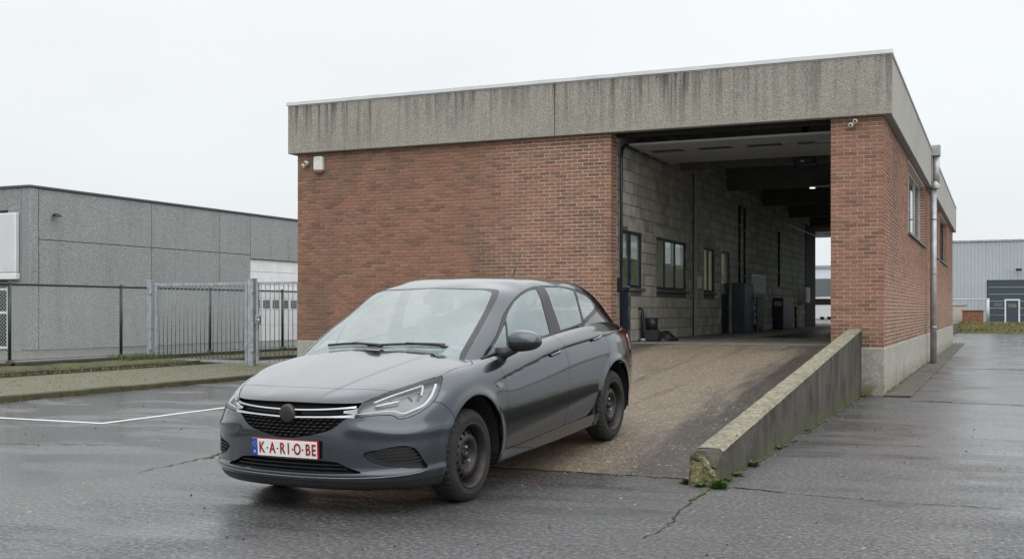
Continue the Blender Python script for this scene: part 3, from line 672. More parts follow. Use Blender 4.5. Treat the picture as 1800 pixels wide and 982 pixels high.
# dark sliding door leaf and exit jamb
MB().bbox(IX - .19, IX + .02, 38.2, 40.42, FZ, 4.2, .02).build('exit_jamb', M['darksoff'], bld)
# equipment along the block wall
t = thing('tall_cabinet', 'tall blue steel cabinet against the block wall', 'cabinet', (-5.6, 27.6, FZ)); MB().bbox(IX, IX + .28, 27.0, 28.2, FZ, 1.97, .01).build('carcass', simple('grey_blue_steel', (.045, .065, .08), .45, .1), t); MB().bbox(IX + .28, IX + .3, 27.04, 28.16, FZ + .06, 1.93, .006).build('door', M['bluesteel'], t); MB().bbox(IX + .3, IX + .33, 28.05, 28.08, 1.3, 1.5, .006).build('handle', M['alu'], t)
t = thing('tool_cart', 'dark blue tool cart with open drawers beside the tall cabinet', 'tool cart', (-5.5, 28.8, FZ)); MB().bbox(IX + .02, IX + .36, 28.3, 29.1, FZ + .08, 1.62, .01).build('carcass', M['navy'], t)
for k in range(5): o = MB().bbox(IX + .06, IX + .33, 28.285, 28.301, FZ + .2 + k * .17, FZ + .34 + k * .17, .004).build('drawer', M['zinc'], t)
MB().bbox(IX, IX + .40, 28.27, 29.15, 1.62, 1.66, .008).build('worktop', M['zinc'], t)
for x in (IX + .08, IX + .3):
    for y in (28.4, 29.0): MB().lathe([(0, -.02), (.045, -.02), (.045, .02), (0, .02)], 10, 'x', (x, y, FZ + .045)).build('castor', M['black'], t)
t = thing('whiteboard', 'blank white notice board on the block wall', 'board', (IX, 30.2, 2.0)); MB().bbox(IX + .004, IX + .03, 29.25, 31.2, 1.74, 2.26, .005).build('frame', M['alu'], t); MB().box(IX + .03, IX + .034, 29.3, 31.15, 1.78, 2.22).build('panel', M['paper'], t)
t = thing('test_console', 'dark blue upright test console in the bay', 'console', (-5.5, 33, FZ)); MB().bbox(IX + .01, IX + .31, 32.3, 33.9, FZ, 1.66, .02).build('carcass', M['navy'], t); MB().bbox(IX + .05, IX + .27, 32.285, 32.302, 1.42, 1.56, .004).build('control_panel', M['zinc'], t)
t = thing('guard_rail', 'black steel guard frame beside the test console', 'rail', (-5.4, 34.6, FZ))
MB().tube([(IX + .2, 34.1, FZ), (IX + .2, 34.1, 1.44), (IX + .2, 35.1, 1.44), (IX + .2, 35.1, FZ)], .03, 8).build('hoop', M['black'], t); MB().tube([(IX + .2, 34.1, 1.0), (IX + .2, 35.1, 1.0)], .02, 8).build('rail', M['black'], t)
t = thing('switch_cabinet', 'pale switch box on the wall near the bay exit', 'switch box', (IX, 37.4, 1.6)); MB().bbox(IX, IX + .25, 36.8, 37.7, 1.55, 2.05, .02).build('box', M['dirtywhite'], t); MB().bbox(IX + .25, IX + .262, 36.9, 37.6, 1.6, 2.0, .005).build('door', M['dirtywhite'], t)
t = thing('switch_box', 'black switch with white housing beside the blue office door', 'switch', (IX, 18.2, 1.75)); MB().bbox(IX, IX + .06, 18.07, 18.16, 1.62, 1.86, .01).build('cover', M['black'], t); MB().bbox(IX, IX + .05, 18.17, 18.27, 1.62, 2.05, .01).build('housing', M['dirtywhite'], t)
t = thing('notice_sheet', 'white notice sheet pinned between the office windows', 'notice', (IX, 23.8, 1.9)); MB().box(IX, IX + .006, 23.58, 24.0, 1.78, 2.04).build('sheet', M['paper'], t); MB().box(IX + .006, IX + .009, 23.76, 23.8, 2.0, 2.03).build('pin', M['black'], t)
for y0_, z0_, lb in ((26.0, 1.95, 'white notice sheet taped inside the second office door, upper one'), (26.05, 1.72, 'white notice sheet taped low inside the second office door')):
    t = thing('notice_sheet', lb, 'notice', (IX - .05, y0_, z0_)); MB().box(IX - .048, IX - .04, y0_, y0_ + .3, z0_, z0_ + .2).build('sheet', M['paper'], t); MB().box(IX - .04, IX - .038, y0_ + .1, y0_ + .2, z0_ + .17, z0_ + .21).build('tape', M['dirtywhite'], t)
for yy_, za, zb, lab in ((27.75, 1.98, 3.9, 'dark conduit rising from the tall cabinet'), (28.35, 1.6, 3.9, 'dark conduit rising from the tool cart'), (33.2, 2.0, 3.6, 'dark cable duct above the test console'), (23.15, .75, 4.2, 'thin conduit beside the concrete pilaster')):
    t = thing('wall_conduit', lab, 'conduit', (IX + .03, yy_, za)); MB().tube([(IX + .03, yy_, za), (IX + .03, yy_, zb)], .028 if za > 1 else .012, 8).build('pipe', M['frame'], t)
    for q in (.25, .75): MB().bbox(IX - .005, IX + .065, yy_ - .04, yy_ + .04, za + (zb - za) * q - .015, za + (zb - za) * q + .015, .003).build('clip', M['zinc'], t)
t = thing('ceiling_pipe', 'long thin pale pipe running high along the block wall', 'pipe', (IX + .05, 34, 3.92)); MB().tube([(IX + .05, 28, 3.92), (IX + .05, 40.5, 3.92)], .02, 8).build('pipe', M['zinc'], t)
for y in (29, 32, 35, 38): MB().bbox(IX - .005, IX + .075, y - .02, y + .02, 3.89, 3.95, .004).build('clip', M['zinc'], t)
t = thing('wall_pipe', 'bent dark pipe stub low on the block wall', 'pipe', (IX, 19.3, FZ)); MB().tube([(IX + .08, 19.3, FZ), (IX + .08, 19.3, 1.32), (IX + .02, 19.3, 1.34)], .03, 10).build('pipe', M['frame'], t); MB().tube([(IX + .09, 19.3, FZ), (IX + .09, 19.3, FZ + .05)], .055, 10).build('flange', M['zinc'], t)
t = thing('bucket_stand', 'dark grey bucket on a stand by the block wall', 'bucket', (-5.75, 19.5, FZ)); MB().lathe([(0, .02), (.09, .02), (.11, .22), (.12, .22), (.10, .0), (0, 0)], 18, 'z', (IX + .2, 19.5, FZ + .2)).build('bucket', M['frame'], t); MB().bbox(IX + .07, IX + .33, 19.38, 19.64, FZ, FZ + .2, .02).build('stand', M['darksoff'], t); MB().bbox(IX + .0, IX + .07, 19.4, 19.62, FZ + .0, FZ + .5, .02).build('backplate', M['zinc'], t)
# dark sack on the floor
mb = MB(); vs = []; fs = []
for i in range(7):
    for k in range(14):
        q = 2 * math.pi * k / 14; rr = [.30, .32, .28, .22, .16, .09, .0][i] * (1 + .18 * math.sin(3 * q + i) + random.uniform(-.06, .06)); vs.append((IX + .40 + .6 * rr * math.cos(q), 19.72 + .75 * rr * math.sin(q), FZ + [.0, .03, .07, .11, .15, .18, .19][i]))
for i in range(6):
    for k in range(14): fs.append((i * 14 + k, i * 14 + (k + 1) % 14, (i + 1) * 14 + (k + 1) % 14, (i + 1) * 14 + k))
mb.add(vs, fs, True); mb.build('floor_sack', M['trim'], label='crumpled dark sack lying on the bay floor by the block wall', cat='sack')
# ------------------------------------------------------------------ path of slabs along the side wall
path = MB().box(-1.6, -1.2, BY0 - .1, BY1 + 1, -.05, .012).build('side_path', M['crack'], kind='structure')
y = BY0 - .08; i = 0; sl = MB().bbox(-.19, .19, -.49, .49, 0, .035, .008).mesh('slab', M['slab'])
while y < BY1 + .5:
    o = link('slab', sl, path, (-1.385, y + .5, random.uniform(-.004, .004))); o.rotation_euler = (random.gauss(0, .004), random.gauss(0, .006), random.gauss(0, .004)); y += 1.0
# ------------------------------------------------------------------ pavement on the left
MB().box(-16.65, -13.12, -30, 34, -.1, .075).build('pavement', M['pavers'], kind='structure')
kerb = MB().box(-13.11, -13.01, -30, 34, -.1, .065).build('kerb', M['crack'], kind='structure')
ks = MB().bbox(-.07, .07, -.496, .496, -.15, .08, .014).mesh('kerb_stone', M['kerb'])
for i in range(34):
    o = link('kerb_stone', ks, kerb, (-13.05, -4 + i + .5, random.uniform(-.006, .004))); o.rotation_euler = (random.gauss(0, .003), random.gauss(0, .01), random.gauss(0, .003))
edge = MB().box(-16.75, -16.68, -30, 34, -.1, .12).build('edging', M['crack'], kind='structure')
ks = MB().bbox(-.045, .045, -.496, .496, -.1, .165, .012).mesh('edging_stone', M['kerb'])
for i in range(38):
    o = link('edging_stone', ks, edge, (-16.715, -4 + i + .5, random.uniform(-.01, .006))); o.rotation_euler = (random.gauss(0, .006), random.gauss(0, .02), random.gauss(0, .004))
mb = MB(); vs = []; fs = []; n = 70
for i in range(n + 1):
    for k, x in enumerate((-16.76, -17.1, -17.6, -18.1)): vs.append((x, -10 + i * 44 / n, .11 + (.05 if 0 < k else 0) + random.uniform(0, .04)))
for i in range(n):
    for k in range(3): fs.append((i * 4 + k, i * 4 + k + 1, i * 4 + k + 5, i * 4 + k + 4))
mb.add(vs, fs, True).build('verge', M['soil'], kind='structure')
MB().box(-60, -18.3, -30, 80, -.1, .1).build('neighbour_yard', M['far'], kind='structure')
# low wall and chain-link fence
lw = thing('fence_base_wall', 'low stained concrete base wall under the chain link fence', 'wall', (-18.2, 12, 0))
for i in range(14): MB().bbox(-18.28, -18.1, -6.0 + i * 3, -3.006 + i * 3, -.1, .255, .015).build('wall_section', M['kerb'], lw)
fen = thing('chain_link_fence', 'green chain link fence with round posts on a low concrete base', 'fence', (-18.2, 20, .25)); FXX = -18.2
for i in range(13):
    y = 25.75 - 3.1 * 9 + 3.1 * i
    p = MB().tube([(FXX, y, .2), (FXX, y, 1.86)], .036, 10).build('post', M['green'], fen); MB().lathe([(0, 1.885), (.03, 1.88), (.042, 1.86), (.042, 1.845)], 10, 'z', (FXX, y, 0)).build('cap', M['green'], p)
    MB().bbox(FXX - .06, FXX + .10, y - .06, y + .06, .1, .30, .02).build('footing', M['slab'], p)
MB().tube([(FXX, -2.2, 1.83), (FXX, 35, 1.83)], .027, 8).build('top_rail', M['green'], fen)
MB().tube([(FXX, -2.2, .30), (FXX, 35, .30)], .006, 5).build('bottom_wire', M['green'], fen)
mb = MB(); a = 0.; y = 4.
H0, H1 = .28, 1.82; st = .075
while y < 34:
    for s_ in (1, -1):
        p0 = (FXX, y, H0 if s_ > 0 else H1); p1 = (FXX, y + (H1 - H0), H1 if s_ > 0 else H0); r_ = .0036
        mb.add([(p0[0] - r_, p0[1], p0[2]), (p0[0] + r_, p0[1], p0[2] - r_), (p0[0] + r_, p0[1], p0[2] + r_), (p1[0] - r_, p1[1], p1[2]), (p1[0] + r_, p1[1], p1[2] - r_), (p1[0] + r_, p1[1], p1[2] + r_)], [(0, 1, 4, 3), (1, 2, 5, 4), (2, 0, 3, 5)])
    y += st
mb.build('wire_mesh', M['wire'], fen, kind='stuff')
# galvanised double gate
GY = 20.42
def leaf(x0, x1, label, stile_l, stile_r, lock):
    t = thing('gate_leaf', label, 'gate', ((x0 + x1) / 2, GY, .1)); z0, z1 = .13, 1.93
    MB().box(x0 + .001, x1 - .001, GY - .021, GY + .021, z1 - .055, z1 + .0).build('top_rail', M['galv'], t); MB().box(x0 + .001, x1 - .001, GY - .021, GY + .021, z0, z0 + .055).build('bottom_rail', M['galv'], t)
    for x in (x0, x1 - .06): MB().bbox(x, x + .06, GY - .026, GY + .026, z0 - .02, z1 + .01, .004).build('stile', M['galv'], t)
    n = int((x1 - x0 - .12) / .118); me = None
    for i in range(n):
        xx = x0 + .06 + (x1 - x0 - .12) * (i + .5) / n
        if me is None: me = MB().tube([(0, 0, z0 + .05), (0, 0, z1 - .05)], .0095, 6).mesh('bar', M['bar'])
        link('bar', me, t, (xx, GY, 0)).matrix_parent_inverse = t.matrix_basis.inverted()
    if lock:
        o = MB().bbox(x0 - .02, x0 + .10, GY - .05, GY + .05, 1.0, 1.2, .015).build('lock_case', M['zinc'], t); MB().tube([(x0 + .04, GY - .05, 1.1), (x0 + .04, GY - .11, 1.1), (x0 + .17, GY - .11, 1.09)], .014, 8).build('handle', M['chrome'], o)
    return t
leaf(-17.98, -15.36, 'galvanised steel bar gate leaf hinged at the fence end', 1, 1, False)
leaf(-15.12, -12.35, 'galvanised steel bar gate leaf with the lock, beside the brick garage', 1, 1, True)
for x, s_, lb in ((-18.12, .13, 'thick galvanised gate post at the end of the chain link fence'), (-15.235, .15, 'double galvanised gate post between the two leaves'), (-12.28, .1, 'slim galvanised gate post against the brick garage')):
    t = thing('gate_post', lb, 'gate post', (x, GY, .1)); MB().bbox(x - s_ / 2, x + s_ / 2, GY - s_ / 2, GY + s_ / 2, .0, 2.0, .006).build('post', M['galv'], t)
    MB().bbox(x - s_ / 2 - .006, x + s_ / 2 + .006, GY - s_ / 2 - .006, GY + s_ / 2 + .006, 2.0, 2.012, .003).build('cap', M['galv'], t)
    for z in (.4, 1.7): MB().tube([(x + s_ * .4, GY - s_ * .5, z - .05), (x + s_ * .4, GY - s_ * .5, z + .05)], .016, 8).build('hinge', M['zinc'], t)
# ------------------------------------------------------------------ grey neighbouring hall
hall = thing('grey_hall', 'grey aggregate panel hall behind the fence with white roller door', 'building', (-33, 33, 0))
HX, HY, HT, HJ = -26.3, 24.5, 4.95, 3.42
def panel(y0, y1, z0, z1): MB().bbox(HX - .2, HX, y0 + .012, y1 - .012, z0 + .008, z1 - .008, .012).build('wall_panel', M['aggregate'], hall)
ysj = [HY + .35, 29.7, 33.3, 35.15]
for a, b in zip(ysj, ysj[1:]): panel(a, b, .1, HJ); panel(a, b, HJ, HT)
panel(35.15, 40.2, 3.28, HT); panel(40.2, 46, .1, HT)
MB().bbox(HX - .35, HX + .02, HY, HY + .34, .1, HT, .03).build('corner_column', M['aggregate'], hall)
MB().box(HX - 14, HX - .36, HY + .02, HY + .3, 4.3, HT).build('front_wall', M['aggregate'], hall)
MB().box(HX - .9, HX - .36, HY + .03, HY + .3, .1, 4.3).build('front_wall', M['aggregate'], hall)
MB().box(HX - 14, HX - .21, HY + .3, 46, .1, HT - .02).build('core', M['darksoff'], hall)
MB().bbox(HX - 14, HX + .06, HY - .04, 46, HT, HT + .07, .01).build('coping', M['darkcoping'], hall)
MB().box(HX - 6, HX - .9, HY + .1, HY + .3, .1, 4.3).build('shop_glass', M['gloss'], hall)
wf = MB()
for z in (.15, 1.2, 1.9): wf.box(HX - 6, HX - .9, HY + .05, HY + .1, z, z + .07)
for x in (HX - .97, HX - 2.4, HX - 3.9): wf.box(x, x + .07, HY + .045, HY + .1, .15, 2.0)
wf.build('window_frame', M['white'], hall)
sg = thing('sign_board', 'blank pale sign board on the corner of the grey hall', 'sign', (HX - 2, HY - .1, 3)); MB().bbox(HX - 5, HX - .42, HY - .14, HY + .03, 2.42, 4.2, .03).build('panel', M['sign'], sg); MB().bbox(HX - 5, HX - .40, HY - .16, HY + .03, 2.22, 2.41, .02).build('lower_strip', M['white'], sg)
rd = thing('roller_door', 'white sectional door with a row of dark windows in the grey hall', 'garage door', (HX, 37.7, .1)); ya, yb = 35.2, 40.15
zs = [.1, .72, 1.3, 1.78, 2.3, 2.8, 3.28]
for i, (a, b) in enumerate(zip(zs, zs[1:])):
    o = MB().bbox(HX - .16, HX - .1, ya, yb, a + .006, b - .004, .008).build('door_section', M['white'], rd)
    if i == 2:
        k = ya + .25
        while k < yb - .4:
            MB().bbox(HX - .11, HX - .09, k, k + .42, a + .07, b - .07, .004).build('pane', M['gloss'], o); k += .62
for y, z, lb in ((25.4, 4.15, 'dark wall lamp near the corner of the grey hall'), (38.8, 3.75, 'small dark wall lamp above the white roller door')):
    t = thing('wall_lamp', lb, 'lamp', (HX, y, z)); MB().lathe([(0, .09), (.06, .085), (.10, .05), (.13, 0), (.13, -.015), (0, -.015)], 14, 'z', (HX + .16, y, z)).build('shade', M['trim'], t); MB().bbox(HX - .01, HX + .2, y - .03, y + .03, z + .02, z + .08, .01).build('arm', M['trim'], t)
# ------------------------------------------------------------------ far pale warehouse on the right
wh = thing('pale_warehouse', 'pale corrugated metal warehouse with a wide slate door', 'building', (8, 90, 0)); WY = 85.
def ribs(x0, x1, z0, z1, name='cladding'):
    vs = []; fs = []; x = x0; prof_ = [(0, 0), (.12, 0), (.15, -.045), (.20, -.045), (.23, 0)]
    pts = []
    while x < x1:
        for dx, dy in prof_:
            if x + dx <= x1: pts.append((x + dx, WY + dy))
        x += .23
    pts.append((x1, WY))
    for p in pts: vs += [(p[0], p[1], z0), (p[0], p[1], z1)]
    for i in range(len(pts) - 1): fs.append((2 * i, 2 * i + 2, 2 * i + 3, 2 * i + 1))
    MB().add(vs, fs).build(name, M['warehouse'], wh)
ribs(-9, -.75, 0, 6.12); ribs(-.74, 5.6, 3.42, 6.12); ribs(5.6, 24, 0, 6.12)
MB().box(-9, 24, WY + .05, WY + 25, 3.6, 6.1).build('core', M['warehouse'], wh); MB().box(-9, -.8, WY + .05, WY + 25, 0, 3.6).build('core', M['warehouse'], wh); MB().box(5.65, 24, WY + .05, WY + 25, 0, 3.6).build('core', M['warehouse'], wh)
MB().bbox(-9.1, 24.1, WY - .1, WY + .2, 6.1, 6.25, .02).build('coping', M['zinc'], wh)
for i in range(7):
    o = MB().bbox(-.72, 5.58, WY + .02, WY + .1, i * .488, (i + 1) * .488 - .012, .02).build('door_section', M['ddoor'], wh)
    if i == 3:
        for x in (-.3, 2.2, 3.4, 4.5): MB().box(x, x + .62, WY + .008, WY + .022, i * .488 + .12, i * .488 + .36).build('pane', simple('dull_pane', (.12, .125, .12), .3), o)
dd = MB().bbox(.5, 1.28, WY - .03, WY + .03, .0, 1.98, .01).build('wicket_door', M['ddoor'], wh); mb = MB(); mb.box(.40, .50, WY - .06, WY + .02, 0, 2.08); mb.box(1.28, 1.38, WY - .06, WY + .02, 0, 2.08); mb.box(.5, 1.28, WY - .06, WY + .02, 1.98, 2.08); mb.build('frame', M['white'], dd)
MB().box(.62, 1.16, WY - .045, WY - .03, 1.5, 1.75).build('pane', simple('dull_pane2', (.14, .145, .135), .3), dd)
t = thing('floodlight', 'small floodlight on a bracket above the slate warehouse door', 'lamp', (1.3, WY, 4.1)); MB().tube([(1.3, WY, 4.05), (1.3, WY - .35, 4.15)], .03, 6).build('arm', M['zinc'], t); MB().bbox(1.1, 1.5, WY - .5, WY - .35, 4.02, 4.2, .03).build('head', M['frame'], t)
mb = MB(); n = 40; vs = []; fs = []
for i in range(n + 1):
    for k, (y, z) in enumerate(((67.9, .0), (68.0, .12), (70, .28), (74, .42), (80, .45), (WY + .0, .3))): vs.append((-30 + i * 2., y, z + (random.uniform(-.04, .06) if k > 1 else 0)))
for i in range(n):
    for k in range(5): fs.append((i * 6 + k, i * 6 + k + 1, i * 6 + k + 7, i * 6 + k + 6))
mb.add(vs, fs, True).build('grass_bank', M['soil'], kind='structure')
def blades(name, n, xr, yr, zf, h, wd, m, label, cat):
    V = np.zeros((n, 3, 3)); x = rng.uniform(*xr, n); y = rng.uniform(*yr, n); z = np.array([zf(a, b) for a, b in zip(x, y)]); an = rng.uniform(0, 2 * np.pi, n); hh = h * rng.uniform(.4, 1.3, n); w_ = wd * rng.uniform(.6, 1.4, n)
    ln = rng.normal(0, .35, (n, 2)) * hh[:, None]
    V[:, 0] = np.stack([x - np.cos(an) * w_, y - np.sin(an) * w_, z], 1); V[:, 1] = np.stack([x + np.cos(an) * w_, y + np.sin(an) * w_, z], 1); V[:, 2] = np.stack([x + ln[:, 0], y + ln[:, 1], z + hh], 1)
    me = bpy.data.meshes.new(name); me.from_pydata(V.reshape(-1, 3).tolist(), [], np.arange(3 * n).reshape(-1, 3).tolist()); me.materials.append(m)
    return link(name, me, label=label, cat=cat, kind='stuff')
fz = lambda x, y: .1 + min(max((y - 68) / 6, 0), 1) * .3
blades('bank_grass', 9000, (-6, 12), (68, 76), fz, .2, .05, M['drygrass'], 'dry yellowish grass on the bank before the warehouse', 'grass')
blades('bank_grass', 3000, (-6, 12), (68, 75), fz, .14, .05, M['grass'], 'green grass on the bank before the warehouse', 'grass')
blades('verge_grass', 9000, (-18.08, -16.76), (3, 20.2), lambda x, y: .13, .06, .011, M['grass'], 'short green grass in the verge below the fence wall', 'grass')
blades('pavement_moss_tufts', 2600, (-16.6, -13.2), (3, 20.2), lambda x, y: .07, .022, .012, M['drygrass'], 'yellowish moss and grass tufts between the pavers of the pavement', 'moss')
blades('verge_dry_grass', 4500, (-18.08, -16.3), (3, 20.2), lambda x, y: .11, .05, .011, M['drygrass'], 'yellowed moss and grass tufts along the pavement edge', 'grass')
blades('fence_weeds', 700, (-18.4, -17.6), (19.2, 20.7), lambda x, y: .12, .2, .012, M['grass'], 'taller weeds around the gate post foot', 'weeds')
# hoop fence frame, brick stub, tyre stack on the bank
t = thing('hoop_barrier', 'grey tubular barrier frame on the grass bank', 'barrier', (-1.6, 76, .4)); MB().tube([(-6, 76, 2.0), (-.55, 76, 2.0)], .04, 8).build('rail', M['galv'], t)
for x in (-2.75, -.6): MB().tube([(x, 76, .2), (x, 76, 2.05)], .06 if x < -1 else .1, 8).build('post', M['galv'], t)
t = thing('brick_stub', 'low reddish brick wall stub on the bank', 'wall', (-1.7, 80, .4)); MB().bbox(-2.2, -.9, 79.7, 80.2, .3, 1.25, .03).build('wall_body', M['rust'], t); MB().bbox(-2.26, -.84, 79.65, 80.25, 1.25, 1.32, .01).build('top_course', M['rust'], t)
for k in range(4):
    mb = MB(); mb.lathe([(.2, -.09), (.34, -.1), (.40, -.06), (.40, .06), (.34, .1), (.2, .09)], 20, 'z', (-3.3 + .03 * (k % 2), 79.6, .5 + k * .2), closed=True); mb.build('old_tyre', M['tyre'], label='worn black tyre in the stack on the grass bank', cat='tyre', group='tyres stacked on the bank')
t = thing('pale_crates', 'pale crate stacked behind the tyres on the bank', 'crate', (-3, 81.5, .4)); MB().bbox(-3.6, -2.0, 81, 82.2, .3, 1.6, .03).build('box', simple('pale_tarp', (.42, .40, .36), .7), t); MB().bbox(-3.66, -1.94, 80.95, 82.25, 1.6, 1.72, .02).build('lid', simple('pale_lid', (.36, .30, .25), .7), t)
# ------------------------------------------------------------------ beyond the rear exit
t = thing('far_hall', 'pale distant hall seen through the far exit of the bay', 'building', (-19, 130, .58)); MB().box(-26, -10, 128, 150, .5, 6.0).build('wall', simple('pale_hall', (.62, .66, .70), .6), t); MB().box(-26.2, -9.8, 127.8, 150, 6.0, 6.3).build('roof_edge', M['zinc'], t)
t = thing('grey_trailer', 'dark grey box trailer standing beyond the bay exit', 'trailer', (-13, 92, .58)); MB().bbox(-13.2, -8.5, 88, 96, 1.9, 3.75, .05).build('box', simple('trailer_grey', (.12, .13, .135), .5), t); MB().bbox(-13.0, -8.7, 88.5, 95.8, 1.5, 1.95, .04).build('chassis', M['frame'], t)
for x in (-12.7, -9.0):
    for y in (90, 94): MB().lathe([(0, -.14), (.45, -.14), (.5, -.1), (.5, .1), (.45, .14), (0, .14)], 20, 'x', (x, y, 1.08)).build('wheel', M['tyre'], t)
t = thing('pale_shed', 'low white shed with a small window beyond the bay exit', 'shed', (-15, 104, .58)); MB().bbox(-17.5, -12, 102, 106, .5, 2.9, .03).build('wall', M['white'], t); MB().bbox(-14.1, -13.5, 101.95, 102.02, 1.3, 2.3, .01).build('window', M['gloss'], t)
# white parked car at the far exit (simple far-off car with its parts)
wc = thing('parked_car', 'white parked car seen through the far exit of the bay', 'car', (-8.9, 62, .58)); bx = -8.9
side_ = [(-2.1, .35), (-2.15, .75), (-1.9, .92), (-1.2, .98), (-.55, 1.42), (.9, 1.45), (1.75, 1.0), (2.05, .9), (2.1, .4)]
MB().prism([(bx + a, .58 + z) for a, z in side_], 61.15, 62.85, 'y').build('body', M['silvercar'], wc)
for y in (61.14, 62.86): MB().box(bx - 1.0, bx + 1.5, y - .01, y + .01, 1.6, 1.92).build('side_window', M['gloss'], wc)
for a in (-1.35, 1.35):
    for y in (61.2, 62.8): MB().lathe([(0, -.1), (.3, -.1), (.32, -.06), (.32, .06), (.3, .1), (0, .1)], 20, 'y', (bx + a, y, .9)).build('wheel', M['tyre'], wc)
blades('yard_grass', 2500, (-14, -5), (47, 58), lambda x, y: .57, .12, .03, M['drygrass'], 'patchy grass beyond the far exit of the bay', 'grass')
# ------------------------------------------------------------------ weeds, moss and grit
def weed(x, y, z, n, h, label):
    vs = []; fs = []
    for i in range(n):
        q = random.uniform(0, 6.28); r0 = random.uniform(0, .02); L = h * random.uniform(.5, 1.2); wv = random.uniform(.008, .016); tilt = random.uniform(.3, 1.2)
        d = Vector((math.cos(q) * math.sin(tilt), math.sin(q) * math.sin(tilt), math.cos(tilt))); s_ = Vector((-math.sin(q), math.cos(q), 0)); b = Vector((x + r0 * math.cos(q), y + r0 * math.sin(q), z))
        o = len(vs); vs += [b, b + d * L * .5 + s_ * wv, b + d * L - Vector((0, 0, L * .25)), b + d * L * .5 - s_ * wv]; fs.append((o, o + 1, o + 2, o + 3))
    MB().add(vs, fs).build('weed_tuft', M['weed'], label=label, cat='weed', fixn=False)
for x, y, n, h, lb in ((-2.16, 8.22, 60, .06, 'weed tuft at the ramp side of the broken parapet end'), (-1.88, 8.1, 80, .10, 'largest weed tuft at the foot of the broken parapet end'), (-2.02, 8.12, 40, .05, 'small weed tuft before the mossy parapet end'), (-1.88, 8.75, 45, .05, 'yellow green weed tuft a step up along the parapet'), (-1.88, 9.35, 55, .075, 'weed tuft against the middle of the parapet foot'), (-1.9, 8.45, 30, .04, 'tiny weed tuft close behind the parapet end'), (-1.87, 17.55, 40, .05, 'weed tuft in the corner of parapet and plinth'), (-1.56, 18.6, 50, .07, 'weed tuft at the plinth foot by the corner'), (-1.55, 20.2, 40, .06, 'weed tuft along the plinth behind the corner'), (-1.885, 10.6, 34, .045, 'low weed tuft under the darkest stain of the parapet'), (-1.885, 12.3, 30, .04, 'sparse weed tuft halfway along the parapet foot'), (-1.56, 23.5, 40, .06, 'weed tuft on the plinth before the downpipe'), (-6.55, 8.4, 50, .05, 'weed tuft in the asphalt joint beside the car')):
    weed(x, y, .0, n, h, lb)
strip('moss_line', [(-1.79, 8.17), (-1.53, 8.13), (-1.4, 8.09)], .035, M['moss'], .007, GROUND, .006)
strip('moss_line', [(-1.93, 7.5), (-1.93, 7.87), (-1.93, 8.15)], .04, M['moss'], .007, GROUND, .012)
strip('moss_line', [(-6.42, 7.9), (-6.45, 8.12), (-6.62, 8.49)], .05, M['moss'], .007, GROUND, .015)
strip('moss_line', [(-1.9, 8.2), (-1.88, 11), (-1.88, 14), (-1.9, 17.7)], .035, M['moss'], .006, GROUND, .01, gaps=.55)
strip('moss_line', [(-1.57, 17.8), (-1.565, 22), (-1.565, 30)], .04, M['moss'], .0525, path, .01, gaps=.5)
strip('moss_line', [(-13.0, 3), (-12.97, 10), (-12.98, 20)], .06, M['moss'], .006, GROUND, .02, gaps=.6)
def scatter(name, n, xr, yr, r, m, label, cat, flat=.6, zf=lambda x, y: 0.):
    mb = MB()
    for i in range(n):
        x, y = random.uniform(*xr), random.uniform(*yr); s_ = r * random.uniform(.4, 1.4); z = zf(x, y); q = random.uniform(0, 3)
        c_, d_ = math.cos(q) * s_, math.sin(q) * s_; k = random.uniform(.5, 1)
        mb.add([(x + c_, y + d_, z), (x - d_ * k, y + c_ * k, z), (x - c_, y - d_, z), (x + d_ * k, y - c_ * k, z), (x + c_ * .2, y + d_ * .1, z + s_ * flat), (x, y, z - .001)], [(0, 1, 4), (1, 2, 4), (2, 3, 4), (3, 0, 4), (1, 0, 5), (2, 1, 5), (3, 2, 5), (0, 3, 5)])
    return mb.build(name, m, kind='stuff', label=label, cat=cat, fixn=False)
scatter('dark_grit', 260, (-13, 3), (3.2, 14), .011, M['grit'], 'dark grit scattered over the wet asphalt', 'grit', 1)
scatter('pale_litter', 110, (-7, 2.5), (4, 9), .012, M['leaf'], 'small pale leaf bits scattered over the asphalt', 'litter', .25)
scatter('parapet_rubble', 170, (-1.92, -1.72), (8.0, 17.5), .012, M['stone'], 'small concrete crumbs along the parapet foot', 'rubble', .8)
scatter('kerb_debris', 260, (-12.98, -12.6), (4, 20), .012, M['stone'], 'leaf and stone crumbs along the kerb', 'debris', .5)
def rz(x, y): return float(np.interp(y, [p[0] for p in prof], [p[1] for p in prof]))
scatter('ramp_grit', 350, (-5.6, -2.3), (8.5, 12), .010, M['leaf'], 'pale grit and chippings lying on the ramp', 'grit', .5, rz)
def nspline(t,P,tq):
    t=np.asarray(t,float);P=np.asarray(P,float);n=len(t);h=np.diff(t);sh=P.shape[1:]
    Q=P.reshape(n,-1);A=np.zeros((n,n));B=np.zeros((n,Q.shape[1]));A[0,0]=A[-1,-1]=1
    for i in range(1,n-1):
        A[i,i-1]=h[i-1];A[i,i]=2*(h[i-1]+h[i]);A[i,i+1]=h[i]
        B[i]=6*((Q[i+1]-Q[i])/h[i]-(Q[i]-Q[i-1])/h[i-1])
    M=np.linalg.solve(A,B);tq=np.asarray(tq,float)
    k=np.clip(np.searchsorted(t,tq,side='right')-1,0,n-2);d=(tq-t[k])[:,None];hk=h[k][:,None]
    a=(hk-d)/hk;b=d/hk
    R=a*Q[k]+b*Q[k+1]+((a**3-a)*M[k]+(b**3-b)*M[k+1])*hk*hk/6
    return R.reshape((len(tq),)+sh)
